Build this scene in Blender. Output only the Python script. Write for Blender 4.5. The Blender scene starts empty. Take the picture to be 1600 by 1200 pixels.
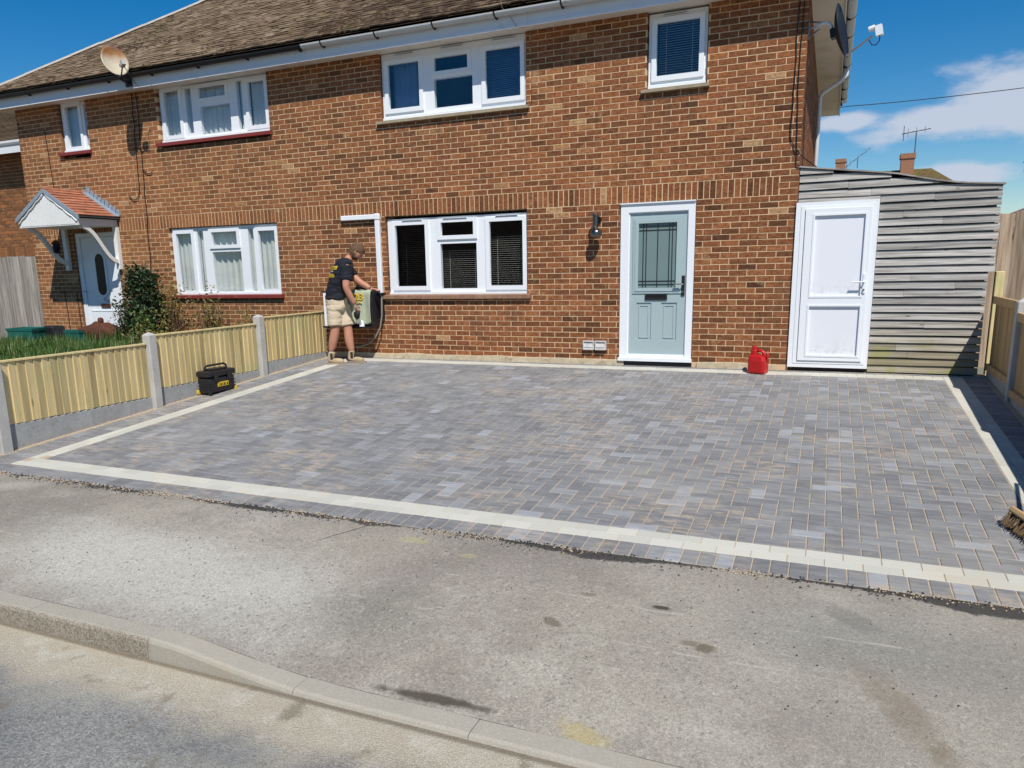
import bpy, bmesh, math, random
from mathutils import Vector, Matrix, noise
from mathutils.bvhtree import BVHTree
R = random.Random(11)
SC = bpy.context.scene
COL = SC.collection
# ------------------------------------------------------------------ camera
cam = bpy.data.cameras.new('camera'); camo = bpy.data.objects.new('camera', cam); COL.objects.link(camo)
_r = Vector((0.914216, 0.404658, -0.021481)); _u = Vector((-0.062817, 0.193889, 0.97901)); _f = _r.cross(_u) * -1
CAM = Vector((0.4044, -10.3522, 1.2908))
m = Matrix((_r, _u, -_f)).transposed().to_4x4(); m.translation = CAM
camo.matrix_world = m
cam.sensor_fit = 'HORIZONTAL'; cam.sensor_width = 36; cam.lens = 26.588
cam.shift_x = 0.02392; cam.shift_y = 0.03986
cam.clip_start = 0.05; cam.clip_end = 3000
SC.camera = camo
# ------------------------------------------------------------------ sky, sun, exposure
SUN = Vector((0.405, -0.63, 1.0)).normalized()
world = bpy.data.worlds.new('World'); SC.world = world; world.use_nodes = True
wn = world.node_tree; wn.nodes.clear()
def wnode(t, **k):
    n = wn.nodes.new(t)
    for a, b in k.items(): setattr(n, a, b)
    return n
sky = wnode('ShaderNodeTexSky', sky_type='NISHITA', sun_disc=False)
sky.sun_elevation = math.asin(SUN.z); sky.sun_rotation = math.atan2(SUN.x, SUN.y)
sky.air_density = 1.0; sky.dust_density = 0.0; sky.ozone_density = 4.0; sky.altitude = 0
hsv = wnode('ShaderNodeHueSaturation'); hsv.inputs['Saturation'].default_value = 1.45; hsv.inputs['Value'].default_value = .92; hsv.inputs['Hue'].default_value = 0.5
wn.links.new(sky.outputs[0], hsv.inputs['Color'])
tc = wnode('ShaderNodeTexCoord')
sep = wnode('ShaderNodeSeparateXYZ'); wn.links.new(tc.outputs['Generated'], sep.inputs[0])
nz = wnode('ShaderNodeTexNoise'); nz.inputs['Scale'].default_value = 9; nz.inputs['Detail'].default_value = 8; nz.inputs['Roughness'].default_value = 0.58
mp = wnode('ShaderNodeMapping'); mp.inputs['Scale'].default_value = (1, 1, 2.2); wn.links.new(tc.outputs['Generated'], mp.inputs[0]); wn.links.new(mp.outputs[0], nz.inputs['Vector'])
# fair-weather cumulus banks low in the sky all the way round: (azimuth from +y, height, half width, half height)
LOBES = [(.175, .158, .085, .040), (.098, .143, .085, .020), (.012, .152, .040, .012), (.132, .089, .050, .016), (.33, .15, .11, .04), (.55, .11, .10, .03), (-1.3, .12, .12, .03), (-1.75, .17, .10, .04), (1.2, .14, .13, .03), (2.1, .10, .12, .025), (2.8, .13, .14, .03), (-2.4, .11, .13, .03), (-.95, .06, .08, .015)]
acc = None
for az_, hz_, aw_, bh_ in LOBES:
    q = math.sqrt(1 - hz_ * hz_)
    sb = wnode('ShaderNodeVectorMath', operation='SUBTRACT'); wn.links.new(tc.outputs['Generated'], sb.inputs[0]); sb.inputs[1].default_value = (math.sin(az_) * q, math.cos(az_) * q, hz_)
    ml = wnode('ShaderNodeVectorMath', operation='MULTIPLY'); wn.links.new(sb.outputs[0], ml.inputs[0]); ml.inputs[1].default_value = (1 / aw_, 1 / aw_, 1 / bh_)
    ln = wnode('ShaderNodeVectorMath', operation='LENGTH'); wn.links.new(ml.outputs[0], ln.inputs[0])
    if acc is None: acc = ln.outputs['Value']
    else:
        mn = wnode('ShaderNodeMath', operation='SMOOTH_MIN'); wn.links.new(acc, mn.inputs[0]); wn.links.new(ln.outputs['Value'], mn.inputs[1]); mn.inputs[2].default_value = .25; acc = mn.outputs[0]
na = wnode('ShaderNodeMath', operation='MULTIPLY_ADD'); wn.links.new(nz.outputs[0], na.inputs[0]); na.inputs[1].default_value = -2.6; na.inputs[2].default_value = 1.3
sm = wnode('ShaderNodeMath', operation='ADD'); wn.links.new(acc, sm.inputs[0]); wn.links.new(na.outputs[0], sm.inputs[1])
mul = wnode('ShaderNodeMapRange', interpolation_type='SMOOTHSTEP'); mul.inputs[1].default_value = 1.15; mul.inputs[2].default_value = .45; wn.links.new(sm.outputs[0], mul.inputs[0])
mul2 = wnode('ShaderNodeMath', operation='MULTIPLY'); wn.links.new(mul.outputs[0], mul2.inputs[0]); mul2.inputs[1].default_value = 0.88
cmix = wnode('ShaderNodeMix', data_type='RGBA'); wn.links.new(mul2.outputs[0], cmix.inputs[0])
wn.links.new(hsv.outputs[0], cmix.inputs[6]); cmix.inputs[7].default_value = (5.6, 6.1, 7.2, 1)
bg = wnode('ShaderNodeBackground'); bg.inputs['Strength'].default_value = 0.085
wn.links.new(cmix.outputs[2], bg.inputs['Color'])
wo = wnode('ShaderNodeOutputWorld'); wn.links.new(bg.outputs[0], wo.inputs['Surface'])
sl = bpy.data.lights.new('sun', 'SUN'); sl.energy = 4.2; sl.angle = math.radians(0.5); sl.color = (1, 0.95, 0.87)
so = bpy.data.objects.new('sun', sl); COL.objects.link(so); so.location = (6, -12, 18)
so.rotation_euler = (-SUN).to_track_quat('-Z', 'Y').to_euler()
vs = SC.view_settings; vs.view_transform = 'Standard'; vs.look = 'None'; vs.gamma = 1; vs.use_curve_mapping = False; vs.exposure = 0.28
SC.cycles.max_bounces = 6; SC.cycles.transparent_max_bounces = 12
# ------------------------------------------------------------------ materials
MATS = {}
class NB:
    def __init__(s, name):
        s.m = bpy.data.materials.new(name); s.m.use_nodes = True; s.nt = s.m.node_tree; s.nt.nodes.clear()
        s.out = s.n('ShaderNodeOutputMaterial'); MATS[name] = s.m
        s.pos = None
    def n(s, t, **k):
        x = s.nt.nodes.new(t)
        for a, b in k.items(): setattr(x, a, b)
        return x
    def put(s, sock, v):
        if hasattr(v, 'is_output'): s.nt.links.new(v, sock)
        elif v is not None:
            if isinstance(v, (tuple, list)) and len(v) == 3 and sock.type == 'RGBA': v = tuple(v) + (1,)
            sock.default_value = v
    def P(s):
        if s.pos is None: s.pos = s.n('ShaderNodeNewGeometry').outputs['Position']
        return s.pos
    def map(s, scale=(1, 1, 1), rot=(0, 0, 0), loc=(0, 0, 0), vec=None):
        x = s.n('ShaderNodeMapping'); s.put(x.inputs[0], vec or s.P()); x.inputs['Scale'].default_value = scale; x.inputs['Rotation'].default_value = rot; x.inputs['Location'].default_value = loc
        return x.outputs[0]
    def noise(s, scale, detail=3, rough=0.55, vec=None, dist=0):
        x = s.n('ShaderNodeTexNoise'); s.put(x.inputs['Vector'], vec or s.P()); x.inputs['Scale'].default_value = scale
        x.inputs['Detail'].default_value = detail; x.inputs['Roughness'].default_value = rough; x.inputs['Distortion'].default_value = dist
        return x.outputs[0]
    def vor(s, scale, vec=None, out=0, feature='F1'):
        x = s.n('ShaderNodeTexVoronoi', feature=feature); s.put(x.inputs['Vector'], vec or s.P()); x.inputs['Scale'].default_value = scale
        return x.outputs[out]
    def ramp(s, f, a, b, x=0., y=1.):
        r = s.n('ShaderNodeMapRange', interpolation_type='SMOOTHSTEP'); s.put(r.inputs[0], f)
        for i, v in enumerate((a, b, x, y)): r.inputs[i + 1].default_value = v
        return r.outputs[0]
    def math(s, op, a, b=0.5, c=None):
        x = s.n('ShaderNodeMath', operation=op); s.put(x.inputs[0], a); s.put(x.inputs[1], b)
        if c is not None: s.put(x.inputs[2], c)
        return x.outputs[0]
    def mix(s, f, a, b, mode='MIX'):
        x = s.n('ShaderNodeMix', data_type='RGBA', blend_type=mode); s.put(x.inputs[0], f); s.put(x.inputs[6], a); s.put(x.inputs[7], b)
        return x.outputs[2]
    def cramp(s, f, stops):
        x = s.n('ShaderNodeValToRGB'); s.put(x.inputs[0], f); e = x.color_ramp.elements
        e[0].position, e[0].color = stops[0][0], (*stops[0][1], 1); e[1].position, e[1].color = stops[1][0], (*stops[1][1], 1)
        for p, c in stops[2:]:
            k = e.new(p); k.color = (*c, 1)
        return x.outputs[0]
    def rnd(s):
        x = s.n('ShaderNodeAttribute', attribute_name='rnd'); return x.outputs['Fac']
    def bump(s, h, strength=0.3, dist=0.01):
        x = s.n('ShaderNodeBump'); x.inputs['Strength'].default_value = strength; x.inputs['Distance'].default_value = dist; s.put(x.inputs['Height'], h)
        return x.outputs[0]
    def sep(s, v=None):
        x = s.n('ShaderNodeSeparateXYZ'); s.put(x.inputs[0], v or s.P()); return x.outputs
    def bsdf(s, col, rough=0.8, metal=0., nor=None, spec=None, trans=None, alpha=None):
        b = s.n('ShaderNodeBsdfPrincipled'); s.put(b.inputs['Base Color'], col); s.put(b.inputs['Roughness'], rough); s.put(b.inputs['Metallic'], metal)
        if nor is not None: s.put(b.inputs['Normal'], nor)
        if spec is not None: s.put(b.inputs['Specular IOR Level'], spec)
        if alpha is not None: s.put(b.inputs['Alpha'], alpha)
        s.nt.links.new(b.outputs[0], s.out.inputs['Surface']); return b
def basic(name, col, rough=0.7, var=0.12, scale=6., metal=0., bump=0., bs=60., rndv=0., stretch=(1, 1, 1), spec=0.4, dirt=None, dscale=3., dlo=.55, dhi=.75):
    b = NB(name)
    nz_ = b.noise(scale, 4, .6, b.map(stretch))
    c = b.mix(nz_, tuple(v * (1 - var * 1.6) for v in col), tuple(min(1, v * (1 + var * 1.6)) for v in col))
    if rndv:
        f = b.rnd(); c = b.mix(1.0, c, b.mix(f, (1 - rndv,) * 3, (1 + rndv,) * 3), 'MULTIPLY')
    if dirt is not None: c = b.mix(b.ramp(b.noise(dscale, 5, .65), dlo, dhi), c, dirt)
    nor = b.bump(b.noise(bs, 4, .6, b.map(stretch)), bump, .006) if bump else None
    b.bsdf(c, rough, metal, nor, spec); return b.m

# brick
b = NB('brick')
c = b.cramp(b.rnd(), [(0, (.085, .037, .019)), (.2, (.135, .056, .026)), (.42, (.21, .082, .036)), (.62, (.265, .103, .044)), (.82, (.31, .125, .054)), (.93, (.335, .165, .074)), (1, (.41, .25, .13))])
big = b.noise(.55, 3, .5)
c = b.mix(b.ramp(big, .35, .7), c, b.mix(1.0, c, (1.10, 1.05, 1.0), 'MULTIPLY'))
fine = b.noise(17, 5, .75, b.map((1, 1, 1.8)))
c = b.mix(1.0, c, b.mix(b.ramp(fine, .32, .70), (.60, .58, .58), (1.36, 1.36, 1.34)), 'MULTIPLY')
c = b.mix(b.ramp(b.noise(6, 5, .7), .55, .72, 0, .5), c, (.42, .255, .12))
X_, Y_, Z_ = b.sep(); c = b.mix(b.math('MULTIPLY', b.ramp(X_, -4.5, -10.5), b.ramp(b.noise(1.1, 4, .6), .3, .6, .25, .8)), c, b.mix(.30, c, (.38, .20, .08)))
c = b.mix(b.ramp(b.noise(1.7, 5, .7, b.map((1, 1, .55), loc=(1, 0, 7))), .58, .76, 0, .55), c, (.12, .07, .04))
c = b.mix(b.ramp(b.noise(2.4, 6, .75, b.map((1, 1, 1), loc=(6, 2, 1))), .62, .72, 0, .6), c, (.50, .33, .18))
c = b.mix(b.ramp(b.noise(10, 5, .75, b.map((1, 1, 1), loc=(3, 5, 2))), .56, .72, 0, .6), c, (.085, .042, .026))
st = None
for xa, xc, zt in ((-5.95, -3.5, 3.42), (-1.98, -1.08, 3.44), (-5.98, -3.48, .85), (-10.4, -7.9, 3.46), (-10.4, -7.9, .87)):
    w_ = b.math('MULTIPLY', b.math('MULTIPLY', b.ramp(X_, xa, xa + .12), b.ramp(X_, xc, xc - .12)), b.math('MULTIPLY', b.ramp(Z_, zt + .01, zt - .02), b.ramp(Z_, zt - .75, zt - .05)))
    st = w_ if st is None else b.math('MAXIMUM', st, w_)
c = b.mix(b.math('MULTIPLY', st, b.ramp(b.noise(1., 4, .7, b.map((13, 1, 1.1))), .42, .66, 0, .6)), c, (.09, .055, .035))
b.bsdf(c, .9, 0, b.bump(b.noise(120, 4, .7), .5, .004), .2)
# mortar
b = NB('mortar')
c = b.mix(b.noise(9, 5, .7), (.58, .41, .235), (.72, .53, .33))
c = b.mix(b.ramp(b.noise(2.2, 4, .6), .52, .78, 0, .45), c, (.42, .26, .14))
c = b.mix(b.ramp(b.noise(1.7, 5, .7, b.map((1, 1, .55), loc=(1, 0, 7))), .58, .76, 0, .5), c, (.28, .18, .10))
b.bsdf(c, .95, 0, b.bump(b.noise(200, 3, .6), .4, .003), .1)
basic('white_upvc', (.80, .83, .86), .28, .02, 2., spec=.5, dirt=(.55, .54, .5), dscale=6, dlo=.66, dhi=.95)
basic('white_paint', (.78, .78, .75), .5, .05, 4., dirt=(.5, .47, .4), dscale=5, dlo=.6, dhi=.9)
basic('soffit_paint', (.74, .69, .62), .6, .08, 3., dirt=(.45, .38, .3), dscale=2.5, dlo=.5, dhi=.85)
basic('fascia_paint', (.70, .72, .74), .55, .05, 4., dirt=(.42, .40, .36), dscale=4, dlo=.58, dhi=.9)
basic('grey_gutter', (.50, .51, .51), .4, .08, 5., dirt=(.25, .24, .2), dscale=9, dlo=.6, dhi=.85)
basic('black_gutter', (.012, .013, .015), .45, .2)
basic('black_plastic', (.016, .016, .018), .42, .2, 10)
basic('black_cable', (.012, .011, .011), .6, .1)
basic('dark_room', (.03, .028, .026), .9, .2)
basic('red_sill', (.21, .035, .03), .5, .15, 8, dirt=(.34, .15, .1), dscale=7, dlo=.58, dhi=.8)
basic('tile_sill', (.27, .15, .095), .75, .3, 7, bump=.2, dirt=(.36, .28, .18), dscale=8, dlo=.5, dhi=.8)
basic('stone_sill', (.34, .28, .19), .8, .3, 9, bump=.2)
basic('pale_blue_door', (.365, .46, .475), .38, .03, 3, spec=.5, dirt=(.42, .45, .44), dscale=4, dlo=.62, dhi=1.)
basic('chrome', (.62, .62, .6), .22, .05, metal=1.)
basic('steel_lamp', (.20, .19, .18), .25, .1, metal=1.)
basic('lead_line', (.02, .022, .024), .5, .1)
basic('concrete', (.44, .43, .40), .9, .16, 5, bump=.5, bs=90, dirt=(.56, .54, .5), dscale=14, dlo=.55, dhi=.8)
basic('gravel_board', (.34, .345, .34), .9, .2, 10, bump=.5, bs=70, dirt=(.22, .22, .21), dscale=40, dlo=.52, dhi=.7)
basic('haunch', (.50, .42, .29), .95, .25, 8, bump=.7, bs=60, dirt=(.30, .25, .17), dscale=12, dlo=.5, dhi=.75)
basic('terracotta', (.38, .15, .085), .75, .2, 9, bump=.3, rndv=.22, dirt=(.30, .12, .07), dscale=14, dlo=.55, dhi=.8)
basic('lead_flashing', (.28, .34, .40), .5, .2, 12, metal=.2, bump=.4, bs=40)
basic('rust', (.085, .028, .014), .85, .4, 9, bump=.5)
basic('green_plastic', (.014, .13, .105), .4, .12, 6)
basic('red_plastic', (.47, .012, .012), .32, .1, 6, spec=.5)
basic('yellow_paint', (.62, .43, .03), .5, .08, 12)
basic('hose_grey', (.21, .19, .17), .6, .1)
basic('skin', (.44, .205, .135), .55, .14, 12, spec=.4)
basic('hair', (.105, .058, .028), .75, .6, 60, bump=.8, bs=90)
basic('navy_cloth', (.010, .012, .02), .9, .3, 14, bump=.35, bs=30)
basic('shorts_cloth', (.55, .455, .33), .9, .15, 9, bump=.45, bs=28)
basic('boot_suede', (.42, .325, .21), .85, .22, 12, bump=.3)
basic('boot_sole', (.30, .235, .16), .8, .1)
basic('dark_elastic', (.03, .022, .018), .8, .1)
basic('green_cloth', (.36, .40, .29), .92, .14, 7, bump=.4, bs=25)
basic('bristle', (.17, .115, .06), .9, .4, 80)
basic('broom_wood', (.55, .36, .17), .6, .15, 20, stretch=(1, 8, 1))
basic('steel_grey', (.36, .36, .37), .4, .15, metal=.8)
basic('aerial_grey', (.10, .11, .125), .6, .1); basic('vent_grey', (.56, .55, .53), .5, .1, 9, dirt=(.3, .28, .25), dscale=14, dlo=.5, dhi=.8)
basic('far_brick', (.30, .15, .09), .9, .3, 12)
basic('far_wall', (.5, .45, .38), .9, .1)
basic('wall_neighbour', (.4, .3, .2), .9, .1)
basic('venetian_grey', (.62, .6, .54), .5, .1); basic('dark_blind', (.06, .055, .05), .5, .1)
basic('venetian', (.62, .60, .55), .5, .05)
basic('blind_sky_tint', (.10, .16, .30), .7, .15)  # deep blue of the sky reflection put into blind and curtain colour
basic('blind_grey', (.46, .50, .52), .8, .08)
basic('soil', (.085, .06, .04), .95, .4, 9, bump=.6, bs=40)
basic('stem', (.11, .065, .04), .9, .3)
# timber
def timber(name, cols, rough=.8, grain=(26, 26, 1.3), rndv=.18, knot=(.2, .12, .05), green=None):
    b = NB(name)
    g = b.noise(1., 5, .65, b.map(grain), .4)
    c = b.mix(b.ramp(g, .3, .7), cols[0], cols[1])
    f = b.rnd(); c = b.mix(1.0, c, b.mix(f, (1 - rndv,) * 3, (1 + rndv,) * 3), 'MULTIPLY')
    k = b.vor(1., b.map(tuple(v * .28 + 1.5 for v in grain)))
    c = b.mix(b.ramp(k, .11, .05, 0, .8), c, knot)
    if green: c = b.mix(b.ramp(b.noise(2.2, 3), .5, .75, 0, .5), c, green)
    b.bsdf(c, rough, 0, b.bump(g, .35, .004), .25); return b.m
timber('new_timber', ((.48, .375, .175), (.65, .525, .285)), grain=(24, 24, 1.2), rndv=.27, knot=(.26, .15, .05), green=(.42, .44, .20))
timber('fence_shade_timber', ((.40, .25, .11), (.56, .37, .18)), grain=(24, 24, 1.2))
timber('grey_timber', ((.20, .185, .165), (.42, .40, .365)), grain=(1.6, 30, 34), rndv=.2, knot=(.10, .085, .07))
timber('grey_timber_upright', ((.19, .17, .145), (.40, .36, .31)), grain=(26, 26, 1.3), rndv=.22, knot=(.09, .07, .05))
timber('brown_timber_upright', ((.24, .17, .115), (.44, .34, .25)), grain=(26, 26, 1.3), rndv=.25, knot=(.12, .07, .04))
# weathered cladding gets damp green at its foot (algae), a stain of its own
b = NB('cladding')
g = b.noise(1., 5, .65, b.map((1.4, 30, 36)), .4)
c = b.mix(b.ramp(g, .28, .72), (.19, .178, .16), (.47, .45, .42))
c = b.mix(1.0, c, b.mix(b.rnd(), (.74,) * 3, (1.2,) * 3), 'MULTIPLY')
c = b.mix(b.ramp(b.vor(1., b.map((3.2, 8, 9))), .12, .05, 0, .75), c, (.10, .085, .07))
z_ = b.sep()[2]; lo = b.math('ADD', z_, b.math('MULTIPLY', b.noise(2.5, 3), .5))
c = b.mix(b.ramp(lo, .95, .25, 0, .55), c, (.26, .21, .10))
c = b.mix(b.math('MULTIPLY', b.ramp(lo, .75, .4), b.ramp(b.noise(3.1, 4), .5, .62, 0, .6)), c, (.25, .27, .07))
b.bsdf(c, .85, 0, b.bump(g, .4, .004), .2)
# roof tile
b = NB('roof_tile')
c = b.cramp(b.rnd(), [(0, (.085, .057, .037)), (.35, (.15, .105, .068)), (.7, (.205, .148, .098)), (1, (.265, .20, .14))])
c = b.mix(b.ramp(b.noise(2.6, 5, .7), .50, .70, 0, .7), c, (.15, .115, .055))
c = b.mix(b.ramp(b.noise(5, 5, .75, b.map((1, 1, 1), loc=(9, 1, 4))), .54, .66, 0, .9), c, (.05, .032, .022))
X_, Y_, Z_ = b.sep(); c = b.mix(b.math('MULTIPLY', b.ramp(X_, -7.6, -5.6), b.ramp(b.noise(3.5, 5, .7, b.map((1, 1, 1), loc=(2, 1, 4))), .40, .58, 0, .85)), c, (.055, .035, .025))
zz = b.sep()[2]
b.bsdf(c, .95, 0, b.bump(b.noise(45, 5, .7), .7, .01), .1)
basic('moss', (.055, .032, .016), .98, .5, 14, bump=.8, bs=50)
basic('hip_mortar', (.42, .38, .32), .9, .25, 8, bump=.4)
basic('far_tile', (.26, .19, .10), .95, .4, 4, dirt=(.33, .27, .06), dscale=3.0, dlo=.42, dhi=.72)
basic('pink_tile', (.36, .22, .17), .95, .3, 4)
# glass
b = NB('glass')
fr = b.n('ShaderNodeFresnel'); fr.inputs['IOR'].default_value = 1.52
gl = b.n('ShaderNodeBsdfGlossy'); b.put(gl.inputs['Normal'], b.bump(b.noise(1.3, 2, .4), .5, .035)); gl.inputs['Roughness'].default_value = .015; gl.inputs['Color'].default_value = (.82, .9, 1, 1)
tr = b.n('ShaderNodeBsdfTransparent'); tr.inputs['Color'].default_value = (.965, .98, .98, 1)
mx = b.n('ShaderNodeMixShader'); bf = b.n('ShaderNodeNewGeometry').outputs['Backfacing']; b.put(mx.inputs[0], b.math('MULTIPLY', b.math('MULTIPLY', fr.outputs[0], 2.0), b.math('SUBTRACT', 1.0, bf))); b.nt.links.new(tr.outputs[0], mx.inputs[1]); b.nt.links.new(gl.outputs[0], mx.inputs[2]); b.nt.links.new(mx.outputs[0], b.out.inputs[0])
basic('frosted_glass', (.17, .245, .245), .25, .04, 3, spec=.5)
basic('dark_glass', (.010, .012, .018), .2, .1, spec=.15)
# lace
b = NB('lace')
h = b.noise(30, 5, .7); h2 = b.vor(46)
al = b.ramp(b.math('ADD', b.math('MULTIPLY', h, .6), b.math('MULTIPLY', h2, .8)), .22, .60, .5, .97)
d = b.n('ShaderNodeBsdfDiffuse'); d.inputs['Color'].default_value = (.84, .86, .83, 1)
tl = b.n('ShaderNodeBsdfTranslucent'); tl.inputs['Color'].default_value = (.5, .5, .5, 1)
ms = b.n('ShaderNodeMixShader'); ms.inputs[0].default_value = .3; b.nt.links.new(d.outputs[0], ms.inputs[1]); b.nt.links.new(tl.outputs[0], ms.inputs[2])
tr = b.n('ShaderNodeBsdfTransparent'); mx = b.n('ShaderNodeMixShader'); b.put(mx.inputs[0], al); b.nt.links.new(tr.outputs[0], mx.inputs[1]); b.nt.links.new(ms.outputs[0], mx.inputs[2]); b.nt.links.new(mx.outputs[0], b.out.inputs[0])
# paving
b = NB('paver')
c = b.cramp(b.rnd(), [(0, (.168, .171, .178)), (.3, (.190, .194, .201)), (.55, (.206, .210, .217)), (.8, (.220, .223, .228)), (.92, (.242, .250, .264)), (1, (.29, .304, .325))])
st = b.noise(1., 5, .68, b.map((4, 19, 5)), .5)
c = b.mix(1.0, c, b.mix(b.ramp(st, .25, .75), (.78, .78, .79), (1.26, 1.25, 1.22)), 'MULTIPLY')
c = b.mix(b.ramp(b.noise(1., 4, .65, b.map((3, 11, 3), loc=(5, 0, 3))), .56, .74, 0, .6), c, (.29, .31, .345))
sand = b.math('MULTIPLY', b.ramp(b.noise(1.3, 5, .65), .46, .64), b.ramp(b.noise(1., 5, .7, b.map((7, 22, 7), loc=(2, 2, 0))), .44, .66))
c = b.mix(b.math('MULTIPLY', sand, .68), c, (.45, .355, .25))
c = b.mix(b.ramp(b.noise(.7, 3, .5, b.map((1, 1, 1), loc=(4, 1, 0))), .5, .75, 0, .30), c, (.35, .33, .30))
b.bsdf(c, .82, 0, b.bump(b.noise(150, 4, .7), .45, .004), .3)
b = NB('pale_paver')
c = b.mix(b.rnd(), (.47, .465, .41), (.54, .53, .465))
c = b.mix(b.ramp(b.noise(3, 5, .7), .5, .75, 0, .45), c, (.54, .43, .28))
c = b.mix(b.ramp(b.noise(60, 3, .7), .55, .7, 0, .3), c, (.4, .39, .34))
b.bsdf(c, .85, 0, b.bump(b.noise(150, 4, .7), .4, .003), .25)
b = NB('jointing_sand')
c = b.mix(b.noise(6, 5, .7), (.38, .30, .21), (.54, .43, .31))
c = b.mix(b.ramp(b.noise(50, 3), .55, .7, 0, .5), c, (.26, .19, .12))
b.bsdf(c, .97, 0, b.bump(b.noise(220, 3), .6, .004), .1)
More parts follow.
